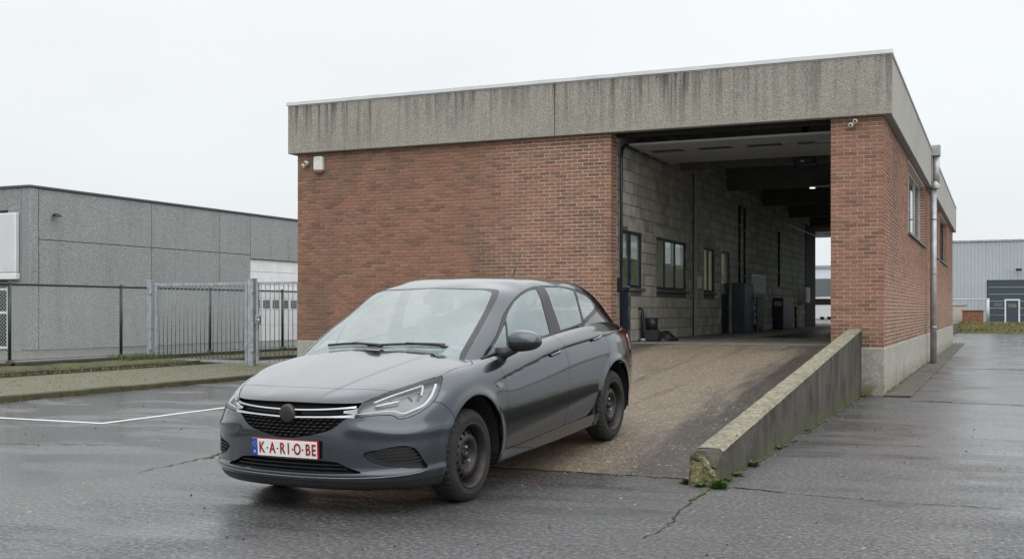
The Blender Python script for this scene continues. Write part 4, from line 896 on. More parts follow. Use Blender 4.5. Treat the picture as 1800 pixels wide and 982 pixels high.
def loft(C,du,dv,mtop=True):
    """C cols x rows x 3 ; columns mirror at both ends (y=0), rows mirror at the top"""
    C=np.asarray(C,float);m=np.array([1,-1,1.])
    E=np.concatenate([C[3:0:-1]*m,C,C[-2:-5:-1]*m],0)
    E=np.concatenate([E,E[:,-2:-5:-1]*m],1)
    def par(E,ax):
        d=np.linalg.norm(np.diff(E,axis=ax),axis=2).mean(axis=1-ax)
        return np.concatenate([[0],np.cumsum(np.maximum(d,.01))])
    tu=par(E,0);tv=par(E,1)
    nu,nv=C.shape[0],C.shape[1]
    u0,u1=tu[3],tu[3+nu-1];v0,v1=tv[0],tv[nv-1]
    qu=np.linspace(u0,u1,max(int((u1-u0)/du),4)+1);qv=np.linspace(v0,v1,max(int((v1-v0)/dv),4)+1)
    S=nspline(tu,E,qu);S=nspline(tv,S.transpose(1,0,2),qv).transpose(1,0,2)
    iu=np.interp(qu,tu,np.arange(len(tu))-3.);iv=np.interp(qv,tv,np.arange(len(tv))*1.)
    U,V=np.meshgrid(iu,iv,indexing='ij')
    return S,U,V
def body_ctrl():
    side=[(.80,.17),(.845,.19),(.870,.25),(.884,.36),(.895,.52),(.898,.66)]
    def S(x,up):  # up: rows 6..9 (y,z) ; deck
        L=[(x,y,z) for y,z in side]+[(x,y,z) for y,z in up]
        zt=min(up[-1][1]-.01,1.0)
        return L+[(x,.56,zt),(x,.28,zt+.005),(x,0,zt+.007)]
    c=[]
    c.append([(x,0,z) for x,z in [(.82,.205),(.885,.215),(.915,.265),(.915,.36),(.905,.50),(.893,.61),(.878,.69),(.862,.74),(.83,.775),(.78,.798),(.70,.822),(.62,.840),(.52,.862)]])
    c.append([(.80,.30,.205),(.862,.31,.215),(.893,.31,.265),(.895,.31,.36),(.885,.31,.50),(.872,.31,.61),(.855,.31,.69),(.838,.31,.74),(.80,.30,.778),(.74,.29,.803),(.60,.21,.842),(.47,.105,.872),(.36,0,.895)])
    c.append([(.72,.52,.20),(.785,.54,.21),(.822,.55,.262),(.828,.55,.36),(.815,.55,.50),(.80,.545,.61),(.78,.54,.69),(.752,.53,.745),(.70,.52,.79),(.63,.50,.822),(.45,.36,.875),(.32,.18,.905),(.22,0,.922)])
    c.append([(.58,.68,.195),(.65,.72,.205),(.685,.74,.258),(.695,.745,.36),(.685,.742,.50),(.665,.735,.61),(.63,.72,.70),(.58,.70,.765),(.52,.68,.812),(.44,.65,.846),(.28,.46,.905),(.17,.23,.935),(.08,0,.948)])
    c.append([(.42,.76,.185),(.475,.80,.195),(.498,.83,.252),(.505,.845,.36),(.495,.848,.50),(.47,.84,.61),(.43,.825,.71),(.37,.80,.785),(.31,.77,.838),(.25,.735,.875),(.12,.52,.932),(.03,.26,.960),(-.05,0,.970)])
    c.append([(.22,.80,.17),(.23,.845,.19),(.235,.87,.25),(.24,.885,.36),(.235,.893,.52),(.225,.892,.65),(.21,.878,.75),(.18,.85,.825),(.13,.81,.875),(.08,.765,.905),(-.02,.54,.955),(-.09,.27,.982),(-.16,0,.99)])
    c.append([(-.05,.80,.17),(-.05,.845,.19),(-.05,.872,.25),(-.05,.888,.36),(-.05,.898,.52),(-.05,.90,.66),(-.05,.888,.775),(-.06,.868,.845),(-.09,.83,.895),(-.12,.775,.925),(-.20,.55,.975),(-.25,.27,1.0),(-.28,0,1.008)])
    c.append(S(-.5,[(.892,.78),(.882,.85),(.855,.905),(.805,.95)]))
    c.append(S(-1.1,[(.893,.80),(.885,.895),(.862,.95),(.81,.995)]))
    c.append(S(-1.75,[(.895,.82),(.886,.93),(.862,.985),(.808,1.035)]))
    c.append(S(-2.3,[(.897,.83),(.887,.945),(.86,1.0),(.80,1.055)]))
    c.append(S(-2.75,[(.895,.83),(.88,.94),(.845,.995),(.775,1.05)]))
    c.append([(-3.1,.74,.20),(-3.1,.80,.22),(-3.1,.82,.27),(-3.1,.84,.36),(-3.1,.855,.52),(-3.1,.858,.66),(-3.1,.848,.83),(-3.1,.82,.94),(-3.1,.78,.985),(-3.1,.715,1.02),(-3.05,.5,1.0),(-3.0,.25,1.0),(-2.97,0,1.0)])
    c.append([(-3.28,.62,.22),(-3.33,.66,.24),(-3.37,.69,.28),(-3.40,.72,.38),(-3.415,.735,.52),(-3.42,.74,.66),(-3.40,.73,.80),(-3.375,.705,.91),(-3.35,.67,.96),(-3.32,.62,.995),(-3.2,.42,1.0),(-3.15,.2,1.0),(-3.1,0,1.0)])
    c.append([(-3.36,.38,.22),(-3.41,.39,.24),(-3.45,.40,.28),(-3.48,.40,.38),(-3.495,.40,.52),(-3.50,.40,.66),(-3.48,.40,.80),(-3.455,.39,.90),(-3.43,.37,.96),(-3.38,.34,1.0),(-3.3,.24,1.0),(-3.27,.12,1.0),(-3.22,0,1.0)])
    c.append([(x,0,z) for x,z in [(-3.38,.22),(-3.43,.24),(-3.47,.28),(-3.50,.38),(-3.515,.52),(-3.52,.66),(-3.50,.80),(-3.475,.90),(-3.45,.96),(-3.42,.99),(-3.38,1.0),(-3.35,1.0),(-3.31,1.0)]])
    return c
def cabin_ctrl():
    return [
    [(-.12,0,.945),(-.40,0,1.115),(-.70,0,1.285),(-1.0,0,1.43),(-1.10,0,1.462),(-1.20,0,1.483),(-1.32,0,1.498),(-1.45,0,1.507)],
    [(-.16,.40,.94),(-.44,.38,1.11),(-.74,.345,1.275),(-1.03,.31,1.422),(-1.125,.29,1.455),(-1.22,.26,1.480),(-1.34,.14,1.500),(-1.46,0,1.508)],
    [(-.20,.70,.950),(-.475,.665,1.105),(-.80,.61,1.268),(-1.09,.545,1.410),(-1.20,.50,1.44),(-1.29,.45,1.472),(-1.40,.24,1.5),(-1.48,0,1.509)],
    [(-.29,.775,.925),(-.58,.735,1.088),(-.91,.675,1.252),(-1.205,.622,1.383),(-1.29,.585,1.42),(-1.36,.52,1.463),(-1.45,.27,1.501),(-1.5,0,1.509)],
    [(-.85,.79,.93),(-1.0,.75,1.10),(-1.2,.70,1.26),(-1.43,.64,1.385),(-1.48,.605,1.43),(-1.52,.54,1.468),(-1.56,.28,1.503),(-1.58,0,1.509)],
    [(-1.5,.795,.95),(-1.56,.755,1.11),(-1.64,.705,1.27),(-1.75,.645,1.40),(-1.77,.61,1.437),(-1.78,.545,1.469),(-1.8,.28,1.5),(-1.8,0,1.507)],
    [(-2.1,.795,.96),(-2.1,.758,1.11),(-2.11,.705,1.26),(-2.12,.645,1.385),(-2.12,.605,1.422),(-2.12,.54,1.452),(-2.12,.28,1.484),(-2.12,0,1.492)],
    [(-2.6,.79,.96),(-2.58,.75,1.10),(-2.55,.70,1.24),(-2.52,.645,1.36),(-2.51,.60,1.397),(-2.5,.53,1.425),(-2.5,.27,1.455),(-2.5,0,1.462)],
    [(-3.1,.755,.96),(-3.0,.70,1.085),(-2.93,.65,1.20),(-2.87,.59,1.295),(-2.85,.55,1.33),(-2.83,.48,1.362),(-2.8,.25,1.392),(-2.8,0,1.402)],
    [(-3.36,.60,.95),(-3.27,.57,1.05),(-3.19,.535,1.15),(-3.11,.50,1.235),(-3.09,.48,1.275),(-3.06,.42,1.315),(-3.0,.22,1.355),(-3.0,0,1.365)],
    [(-3.42,.32,.95),(-3.35,.31,1.06),(-3.27,.30,1.165),(-3.19,.29,1.26),(-3.165,.27,1.295),(-3.14,.24,1.325),(-3.08,.12,1.345),(-3.06,0,1.35)],
    [(-3.44,0,.95),(-3.37,0,1.06),(-3.29,0,1.17),(-3.21,0,1.268),(-3.19,0,1.30),(-3.165,0,1.325),(-3.13,0,1.335),(-3.10,0,1.342)]]
# ------------------------------------------------------------------ the grey hatchback
car = thing('parked_hatchback', 'dark grey five-door hatchback parked nose-down at the foot of the ramp', 'car')
LOCAL.add(car.name)
_FW = np.array([-3.30, 6.88, 0.]); _RW = np.array([-3.165, 9.53, .14])
_ex = _FW - _RW; _ex /= np.linalg.norm(_ex); _ey = np.cross([0, 0, 1], _ex); _ey /= np.linalg.norm(_ey); _ez = np.cross(_ex, _ey); _O = _FW - .86 * _ey
car.matrix_world = Matrix([[_ex[i], _ey[i], _ez[i], _O[i]] for i in range(3)] + [[0, 0, 0, 1]])
# --- clipping engine: a surface is a vertex array with channels (x,y,z,u,v) and a face list
class Surf:
    def __init__(s, V, F): s.V = V; s.F = F
def grid_surf(S, U, W):
    a, b = U.shape; V = np.concatenate([S.reshape(-1, 3), U.reshape(-1, 1), W.reshape(-1, 1)], 1)
    i, j = np.meshgrid(np.arange(a - 1), np.arange(b - 1), indexing='ij'); k = (i * b + j).ravel()
    return Surf(V, np.stack([k, k + b, k + b + 1, k + 1], 1).tolist())
def compact(V, F):
    used = sorted(set(i for f in F for i in f)); mp = {o: n_ for n_, o in enumerate(used)}
    return Surf(V[used] if used else V[:0], [[mp[i] for i in f] for f in F])
def clip(s, f, gap=.0):
    """split s where the field f (negative inside) crosses zero -> (inside, outside); gap shrinks both sides"""
    def keep(g):
        V = [s.V]; extra = []; n0 = len(s.V); cache = {}; F = []; pos = g > 0
        for fc in s.F:
            st = [pos[i] for i in fc]
            if not any(st): F.append(fc); continue
            if all(st): continue
            o = []
            for a, b in zip(fc, fc[1:] + fc[:1]):
                if not pos[a]: o.append(a)
                if pos[a] != pos[b]:
                    k = (min(a, b), max(a, b))
                    if k not in cache:
                        t_ = g[k[0]] / (g[k[0]] - g[k[1]]); t_ = min(max(t_, .001), .999)
                        cache[k] = n0 + len(extra); extra.append(s.V[k[0]] * (1 - t_) + s.V[k[1]] * t_)
                    o.append(cache[k])
            if len(o) > 2: F.append(o)
        return compact(np.concatenate([s.V, np.array(extra)]) if extra else s.V, F)
    return keep(f + gap), keep(gap - f)
def sdf(P, poly):
    poly = np.asarray(poly, float); Q = np.roll(poly, -1, 0); d = np.full(len(P), 1e9); ins = np.zeros(len(P), bool)
    for a, b in zip(poly, Q):
        e = b - a; w_ = P - a; t_ = np.clip((w_ @ e) / max(e @ e, 1e-12), 0, 1); d = np.minimum(d, np.hypot(*(w_ - t_[:, None] * e).T))
        c1 = (a[1] <= P[:, 1]) & (b[1] > P[:, 1]) | (b[1] <= P[:, 1]) & (a[1] > P[:, 1])
        with np.errstate(divide='ignore', invalid='ignore'): xi = a[0] + (P[:, 1] - a[1]) / (b[1] - a[1]) * e[0]
        ins ^= c1 & (P[:, 0] < xi)
    return np.where(ins, -d, d)
def smooth_poly(pts, n=6, closed=True):
    P = [np.array(p, float) for p in pts]; m = len(P); o = []
    for i in range(m if closed else m - 1):
        g_ = lambda k: P[k % m] if closed else P[min(max(k, 0), m - 1)]
        p0, p1, p2, p3 = g_(i - 1), g_(i), g_(i + 1), g_(i + 2)
        for k in range(n):
            t_ = k / n; o.append(.5 * (2 * p1 + (p2 - p0) * t_ + (2 * p0 - 5 * p1 + 4 * p2 - p3) * t_ ** 2 + (3 * p1 - p0 - 3 * p2 + p3) * t_ ** 3))
    if not closed: o.append(P[-1])
    return np.array(o)
def xz(s, poly, lim=.45): return np.where(s.V[:, 1] > lim, sdf(s.V[:, [0, 2]], poly), 1.)
USC = np.array([.17, .085])       # index units -> metres, roughly, for the nose
def uv(s, poly, sc=USC):
    return sdf(s.V[:, 3:5] * sc, np.asarray(poly) * sc)
def main_piece(s, keep=40):
    par_ = list(range(len(s.V)))
    def fd(i):
        while par_[i] != i: par_[i] = par_[par_[i]]; i = par_[i]
        return i
    for f in s.F:
        for b in f[1:]: par_[fd(f[0])] = fd(b)
    c_ = {}
    for f in s.F: c_.setdefault(fd(f[0]), []).append(f)
    return compact(s.V, max(c_.values(), key=len))
def normals(s):
    N = np.zeros((len(s.V), 3))
    for f in s.F:
        p = s.V[f, :3]; n_ = np.cross(p[1] - p[0], p[2] - p[0]) if len(f) == 3 else np.cross(p[2] - p[0], p[3] - p[1]); N[f] += n_
    return N / np.maximum(np.linalg.norm(N, axis=1, keepdims=True), 1e-9)
def panel_mesh(name, s, m, flange=.012, mirror=False, off=0.):
    """panel with a turned-in edge; mirror gives the right-hand side, 'both' one mesh over the centre line"""
    if not len(s.F): return None
    N = normals(s); V = s.V[:, :3] + N * off; nV = len(V); F = [list(f) for f in s.F]; cnt = {}
    for f in F:
        for a, b in zip(f, f[1:] + f[:1]):
            k = (min(a, b), max(a, b)); cnt.setdefault(k, []).append((a, b))
    VV = V.tolist(); fl = []; nm = {}
    if flange:
        for k, l_ in cnt.items():
            if len(l_) == 1:
                a, b = l_[0]
                if mirror == 'both' and abs(V[a, 1]) < 1e-4 and abs(V[b, 1]) < 1e-4: continue
                for q in (a, b):
                    if q not in nm: nm[q] = len(VV); VV.append((V[q] - N[q] * flange).tolist())
                fl.append([b, a, nm[a], nm[b]])
    sharp = [(f[0], f[1]) for f in fl]
    def mk(VV_, F_, fl_):
        me = bpy.data.meshes.new(name); me.from_pydata(VV_, [], F_ + fl_)
        if mirror == 'both':
            bm = bmesh.new(); bm.from_mesh(me); bmesh.ops.remove_doubles(bm, verts=[v for v in bm.verts if abs(v.co.y) < 1e-4], dist=1e-4); bm.to_mesh(me); bm.free()
        sm = np.ones(len(me.polygons), bool); me.polygons.foreach_set('use_smooth', sm); me.materials.append(m)
        if fl_:
            sa = me.attributes.new('sharp_edge', 'BOOLEAN', 'EDGE'); va = np.zeros(len(me.edges), bool); ec = {}
            for f in me.polygons:
                pass
            ev = np.zeros(len(me.edges) * 2, int); me.edges.foreach_get('vertices', ev); ev = ev.reshape(-1, 2)
            if mirror != 'both':
                S_ = set((min(a, b), max(a, b)) for a, b in [(f[0], f[1]) for f in fl_])
                for i_, (a, b) in enumerate(ev):
                    if (min(a, b), max(a, b)) in S_: va[i_] = True
            else:
                co = np.zeros(len(me.vertices) * 3); me.vertices.foreach_get('co', co); co = co.reshape(-1, 3)
                S_ = set()
                for f in fl_:
                    S_.add(tuple(sorted((tuple(np.round(VV_[f[0]], 5)), tuple(np.round(VV_[f[1]], 5))))))
                R_ = np.round(co, 5)
                for i_, (a, b) in enumerate(ev):
                    if tuple(sorted((tuple(R_[a].tolist()), tuple(R_[b].tolist())))) in S_: va[i_] = True
            sa.data.foreach_set('value', va)
        me.update(); return me
    if mirror == 'both':
        n0 = len(VV); V2 = [(x, -y, z) for x, y, z in VV]
        S2 = []
        return mk([tuple(map(float, v)) for v in VV] + V2, F + [[i + n0 for i in f[::-1]] for f in F], fl + [[f[1] + n0, f[0] + n0, f[3] + n0, f[2] + n0] for f in fl])
    if mirror: return mk([(x, -y, z) for x, y, z in VV], [f[::-1] for f in F], [[f[1], f[0], f[3], f[2]] for f in fl])
    return mk(VV, F, fl)
def both(name, s, m, flange=.012, parent=None, off=0.):
    """left and right part"""
    r_ = []
    for mir in (False, True):
        me = panel_mesh(name, s, m, flange, mir, off)
        if me: r_.append(link(name, me, parent or car))
    return r_
def centre(name, s, m, flange=.012, off=0., parent=None):
    return link(name, panel_mesh(name, s, m, flange, 'both', off), parent or car)
# --- surfaces
BS, BU, BV = loft(body_ctrl(), .0135, .0135)
def ss(x, a, b): t_ = np.clip((x - a) / (b - a), 0, 1); return t_ * t_ * (3 - 2 * t_)
X_, Y_, Z_ = BS[..., 0].copy(), BS[..., 1].copy(), BS[..., 2].copy()
# rising crease on the flanks, with an undercut below it
zc = np.interp(X_, [-3.5, -2.7, -1.62, -1.23, -.47, .1], [.985, .965, .925, .895, .80, .70]); d_ = zc - Z_; fade = ss(X_, -.25, -.75) * ss(X_, -3.3, -2.9) * ss(Y_, .6, .75)
BS[..., 1] += fade * (np.where(d_ > 0, -.019 * np.exp(-np.maximum(d_, 0) / .07), -.019 * np.exp(-np.maximum(-d_, 0) / .004)) + .006 * np.exp(-(d_ / .05) ** 2))
# lower crease above the sill
zl = np.interp(X_, [-2.4, -1.4, -.5], [.50, .42, .36]); d2 = zl - Z_; BS[..., 1] += ss(X_, -.3, -.6) * ss(X_, -2.5, -2.2) * ss(Y_, .6, .75) * np.where(d2 > 0, -.016 * (1 - np.exp(-np.maximum(d2, 0) / .05)), 0)
# wheel arch lips
for ax, r_ in ((-.01, .395), (-2.662, .385)):
    rr = np.hypot(X_ - ax, Z_ - .335); BS[..., 1] += .012 * np.exp(-((rr - r_ - .012) / .035) ** 2) * ss(Y_, .6, .75) * ss(Z_, .15, .3)
# bonnet: raised middle between two creases
yl = np.interp(X_, [-.3, .8], [.50, .20]); hood = ss(Z_, .76, .82) * ss(X_, -.5, -.35) * ss(BV, 7.8, 9.0); BS[..., 2] += hood * .0045 * ss(np.abs(Y_), yl + .02, yl - .012)
# bumper ridges
fr_ = ss(X_, .15, .45) * ss(BV, 1.5, 2.5) * ss(BV, 8, 7)
nx_ = np.stack([np.cos(np.arctan2(Y_, .9) * 1.2), np.sin(np.arctan2(Y_, .9) * 1.2)], -1)
rid = .010 * np.exp(-((Z_ - .615 + .05 * ss(np.abs(Y_), .3, .8)) / .035) ** 2) * ss(np.abs(Y_), .38, .5) + .014 * np.exp(-((Z_ - .305) / .022) ** 2)
BS[..., 0] += fr_ * rid * nx_[..., 0]; BS[..., 1] += fr_ * rid * nx_[..., 1] * ss(np.abs(Y_), .0, .2)
BS[[0, -1], :, 1] = 0; BS[:, -1, 1] = 0
GS, GU, GV = loft(cabin_ctrl(), .0135, .0135); GS[[0, -1], :, 1] = 0; GS[:, -1, 1] = 0
body = grid_surf(BS, BU, BV); cabin = grid_surf(GS, GU, GV); full = Surf(body.V.copy(), body.F)
from mathutils.bvhtree import BVHTree
def bvh(s): return BVHTree.FromPolygons([tuple(v) for v in s.V[:, :3].tolist()], s.F)
TB, TC = bvh(body), bvh(cabin)
def nose(y, z):          # point on the nose seen from ahead
    h = TB.ray_cast(Vector((3, min(max(abs(y), .001), .895), z)), Vector((-1, 0, 0)))[0]; return Vector((h.x if h else .4, y, z))
def flank(x, z): h = TB.ray_cast(Vector((x, 3, z)), Vector((0, -1, 0))); return h[0], h[1]
BI = np.stack([BU[:, 0]]); 
def uvp(u, v):           # body point from index coordinates
    i = np.interp(u, BU[:, 0], np.arange(BU.shape[0])); j = np.interp(v, BV[0], np.arange(BV.shape[1])); a, b = int(min(i, BU.shape[0] - 2)), int(min(j, BV.shape[1] - 2)); fi, fj = i - a, j - b
    return (BS[a, b] * (1 - fi) + BS[a + 1, b] * fi) * (1 - fj) + (BS[a, b + 1] * (1 - fi) + BS[a + 1, b + 1] * fi) * fj
GP = .0022
# wheel openings
for ax, r_ in ((-.01, .395), (-2.662, .385)):
    f = np.where(body.V[:, 1] > .5, np.hypot(body.V[:, 0] - ax, body.V[:, 2] - .335) - r_, 1.)
    f = np.where((np.abs(body.V[:, 0] - ax) < r_ + .0) & (body.V[:, 2] < .335) & (body.V[:, 1] > .5), np.abs(body.V[:, 0] - ax) - r_, f)
    body = clip(body, f)[1]
# cockpit opening in the deck
deck = smooth_poly([(-.36, .0), (-.40, .5), (-.52, .70), (-1.2, .765), (-2.2, .755), (-2.9, .62), (-3.2, .4), (-3.27, 0), (-2, -.3), (-1, -.3)], 5)
f = np.where(body.V[:, 2] > .86, sdf(body.V[:, :2], deck), 1.); body = clip(body, f)[1]
# headlights
HL = smooth_poly([(1.66, 5.85), (1.80, 7.0), (1.90, 7.45), (2.575, 8.50), (3.35, 8.95), (3.9, 8.95), (4.33, 8.80), (4.36, 8.3), (4.28, 7.6), (4.07, 6.5), (3.56, 5.80), (2.95, 5.45), (2.70, 5.75), (2.3, 5.85), (2.02, 5.83)], 4)
lens, body = clip(body, uv(body, HL), GP)
# radiator grille, lower grille, fog recesses
GR = smooth_poly([(-1.5, 4.40), (-.8, 4.6), (-.28, 4.38), (0, 4.34), (.28, 4.38), (.81, 4.66), (1.15, 5.0), (1.42, 5.6), (1.64, 5.95), (1.78, 6.9), (1.86, 7.30), (1.5, 7.36), (.8, 7.46), (0, 7.55), (-.8, 7.5), (-1.5, 7.36)], 3)
grl, body = clip(body, uv(body, GR), GP)
LG = [(-1, 3.28), (.9, 3.28), (1.28, 3.22), (1.55, 3.0), (1.98, 2.66), (1.4, 2.60), (.6, 2.56), (-1, 2.56)]
lgr, body = clip(body, uv(body, LG), .001)
FG = smooth_poly([(1.95, 3.62), (2.45, 3.80), (2.95, 3.90), (3.30, 3.80), (3.48, 3.62), (3.70, 3.15), (3.86, 2.72), (3.4, 2.78), (2.7, 3.0), (2.21, 3.24)], 4)
fog, body = clip(body, uv(body, FG), .001)
# black under-lip
lip, body = clip(body, np.where(body.V[:, 0] > .3, (body.V[:, 4] - 2.02) * .06, 1.), .001)
# bonnet and nose panel
HD = [(-1, 7.0), (1.9, 7.0), (2.2, 7.6), (2.6, 8.4), (3.0, 8.70), (3.35, 8.93), (3.9, 8.97), (4.3, 8.86), (4.8, 8.95), (5.3, 8.98), (5.8, 8.82), (6.12, 8.68), (6.28, 9.3), (6.22, 10.3), (6.16, 11), (6.12, 12), (6.1, 14), (-1, 14)]
bonnet, body = clip(body, np.maximum(uv(body, HD), np.where(body.V[:, 0] > .3, body.V[:, 0] - .672 + .24 * body.V[:, 1] ** 2, -1.)), GP)
# bumper split from the wing
BP = [(.30, .66), (.36, .72), (.45, .745), (.55, .9), (3, .9), (3, -1), (.2, -1), (.2, .3)]
f = np.where((body.V[:, 0] > .1), sdf(body.V[:, [0, 2]], BP), 1.); f = np.where((body.V[:, 4] > 7.0) & (body.V[:, 3] < 3.2), -.05, f)
bumper, body = clip(body, f, GP)
# tail lamp, rear bumper, tailgate
TL = smooth_poly([(-2.98, .99), (-3.06, 1.02), (-3.3, .985), (-3.55, .94), (-3.55, .80), (-3.4, .79), (-3.15, .85), (-3.03, .91)], 4)
f = np.where(body.V[:, 0] < -2.8, sdf(body.V[:, [0, 2]], TL), 1.); f = np.where(np.abs(body.V[:, 1]) < .42, 1., f); tail, body = clip(body, f, GP)
f = np.where(body.V[:, 0] < -2.7, np.maximum(body.V[:, 0] + 3.02 + (.60 - body.V[:, 2]) * .1, body.V[:, 2] - .62), 1.); rbump, body = clip(body, f, GP)
f = np.where(body.V[:, 0] < -2.9, np.maximum(body.V[:, 0] + 3.2, np.abs(body.V[:, 1]) - .60), 1.); gate, body = clip(body, f, GP)
# doors
FD = [(-.30, 1.3), (-.395, .97), (-.43, .90), (-.475, .80), (-.497, .70), (-.505, .50), (-.50, .30), (-.52, .275), (-.7, .272), (-1.55, .298), (-1.575, .33), (-1.60, .5), (-1.62, .70), (-1.61, .82), (-1.57, .93), (-1.49, 1.035), (-1.4, 1.3)]
fdoor, body = clip(body, xz(body, FD), GP)
RD = [(-1.4, 1.3), (-1.49, 1.035), (-1.57, .93), (-1.61, .82), (-1.62, .70), (-1.60, .5), (-1.575, .33), (-1.55, .298), (-2.02, .305), (-2.10, .33), (-2.22, .395), (-2.34, .50), (-2.43, .62), (-2.485, .75), (-2.50, .85), (-2.47, .93), (-2.40, 1.01), (-2.35, 1.3)]
rdoor, body = clip(body, xz(body, RD), GP)
# sill and wing
f = np.where(body.V[:, 1] > .4, np.maximum(np.maximum(body.V[:, 2] - .285, body.V[:, 0] - .0 + .30), -body.V[:, 0] - 2.36), 1.)
f = np.where((body.V[:, 0] < -.38) & (body.V[:, 0] > -2.3) & (body.V[:, 2] < .30), -.02, f)
sill, body = clip(body, f, .0)
wing, body = clip(body, np.where(body.V[:, 1] > .3, -(body.V[:, 0] + .62), 1.), .0)
both('door', fdoor, M['paint'], .015); both('door', rdoor, M['paint'], .015)
DOORS = [o for o in car.children if o.name.startswith('door')]
both('wing', wing, M['paint']); both('side_sill', sill, M['paint']); both('quarter_panel', main_piece(body), M['paint'])
centre('bonnet', bonnet, M['paint'], .014); centre('front_bumper', bumper, M['paint'], .02); centre('front_lip', lip, M['trim'], .03)
centre('rear_bumper', rbump, M['paint'], .01); centre('tailgate', gate, M['paint'], .01); both('tail_lamp', tail, M['redlens'], .01)
# highlight on the painted lip edge, made as a paler strip
def mirror_tube(name, pts, r, m, parent=None, n=8):
    full_ = [Vector((p[0], -p[1], p[2])) for p in pts[::-1]] + [Vector(p) for p in pts if p[1] > 1e-3]
    return MB().tube(full_, r, n).build(name, m, parent or car)
mirror_tube('lip_highlight', [Vector(uvp(u, v)) + Vector((.004, 0, 0)) for u, v in [(0, 2.28), (.4, 2.28), (.8, 2.29), (1.2, 2.3), (1.6, 2.32), (2, 2.34), (2.4, 2.38), (2.8, 2.42), (3.2, 2.46), (3.6, 2.52), (3.84, 2.60)]], .0045, simple('lip_highlight_paint', (.16, .165, .17), .3, .6))
# recessed backs: the cut-out pieces pushed inwards
def back(name, s, m, dist, parent=None, side=False):
    s2 = Surf(s.V.copy(), s.F)
    if side: s2.V[:, :3] -= normals(s) * dist
    else: s2.V[:, 0] -= dist
    return both(name, s2, m, 0, parent) if side else centre(name, s2, m, 0, 0, parent)
gback = back('grille_back', grl, M['dark'], .055)
lback = back('lower_grille', lgr, M['dark'], .06)
fb_ = back('fog_recess', fog, M['trim'], .028, None, True)
# opening frames: strips joining rim and recessed back
def rim_strip(s, dist, side):
    cnt = {}
    for f in s.F:
        for a, b in zip(f, f[1:] + f[:1]): cnt.setdefault((min(a, b), max(a, b)), []).append((a, b))
    V = []; F = []; mp = {}; N_ = normals(s)
    for k, l_ in cnt.items():
        if len(l_) == 1:
            a, b = l_[0]
            if abs(s.V[a, 1]) < 1e-4 and abs(s.V[b, 1]) < 1e-4: continue
            for q in (a, b):
                if q not in mp:
                    mp[q] = len(V); p = s.V[q, :3]; V.append(tuple(p)); V.append(tuple(p - N_[q] * dist) if side else (p[0] - dist, p[1], p[2]))
            F.append((mp[a], mp[b], mp[b] + 1, mp[a] + 1))
    return V, F
for s_, dist, side, par_, m_ in ((grl, .055, False, gback, M['gloss']), (lgr, .06, False, lback, M['trim'])):
    V, F = rim_strip(s_, dist, side); mb = MB(); mb.add(V, F, True); mb.add([(x, -y, z) for x, y, z in V], F, True); mb.build('surround', m_, par_)
V, F = rim_strip(fog, .028, True)
MB().add(V, F, True).build('surround', M['paint'], fb_[0]); MB().add([(x, -y, z) for x, y, z in V], F, True).build('surround', M['paint'], fb_[1])
# chrome wings of the grille
def swept(pts, hts, dep=.012, push=.004, tilt=0.):
    """band following the nose, with its own height and thickness"""
    vs = []; fs = []
    for (y, z), h in zip(pts, hts):
        p = nose(y, z); x = p.x + push
        tl_ = min(.006, h * .35) * tilt; vs += [(x - dep, y, z - h / 2), (x + tl_, y, z - h / 2 * .8), (x - tl_, y, z + h / 2 * .8), (x - dep, y, z + h / 2)]
    for i in range(len(pts) - 1):
        for k in range(4): fs.append((4 * i + k, 4 * i + (k + 1) % 4, 4 * i + 4 + (k + 1) % 4, 4 * i + 4 + k))
    fs += [(0, 1, 2, 3), tuple(4 * (len(pts) - 1) + k for k in (3, 2, 1, 0))]
    return vs, fs
for sg_ in (1, -1):
    yy_ = np.linspace(.05, .475, 16)
    up_ = [(sg_ * y, .716 + .020 * (y / .475) ** 2) for y in yy_]; lo_ = [(sg_ * y, .668 + .012 * (y / .475)) for y in yy_]
    for nm_, pts_, hts_ in (('chrome_bar', up_, np.interp(yy_, [0, .36, .475], [.010, .011, .014])), ('chrome_bar', lo_, np.interp(yy_, [0, .3, .43, .475], [.010, .011, .018, .03]))):
        v_, f_ = swept(pts_, hts_, .014, .006, .5); MB().add(v_, f_).build(nm_, M['chrome'], gback)
    v_, f_ = swept([(sg_ * y, .707) for y in np.linspace(.405, .486, 8)], np.linspace(.016, .044, 8), .014, .006, .4); MB().add(v_, f_).build('chrome_tip', M['chrome'], gback)
# mesh of the grille: rows of short curved studs
stud = MB(); nst = 0
for r_ in range(6):
    z = .655 - r_ * .021
    for k in range(-9, 10):
        y = k * .048 + (.024 if r_ % 2 else 0); 
        lim = np.interp(z, [.54, .56, .60, .66], [.10, .24, .36, .43])
        if abs(y) > lim: continue
        p = nose(y, z); x = p.x - .012; w_ = .018
        stud.tube([(x - .03, y - w_, z + .004), (x, y - w_ * .6, z), (x + .002, y, z - .002), (x, y + w_ * .6, z), (x - .03, y + w_, z + .004)], .0042, 5)
stud.build('grille_mesh', M['gloss'], gback, kind='stuff')
for z, wd in ((.69, .42),):
    v_, f_ = swept([(y, z) for y in np.linspace(-wd, wd, 30)], [.028] * 30, .01, -.03); MB().add(v_, f_).build('grille_slat', M['gloss'], gback)
e = MB(); e.lathe([(0, .012), (.045, .011), (.056, .006), (.060, -.004), (.060, -.03), (0, -.03)], 36, 'x', (nose(0, .688).x + .012, 0, .688)); e.build('emblem', M['emblem'], car)
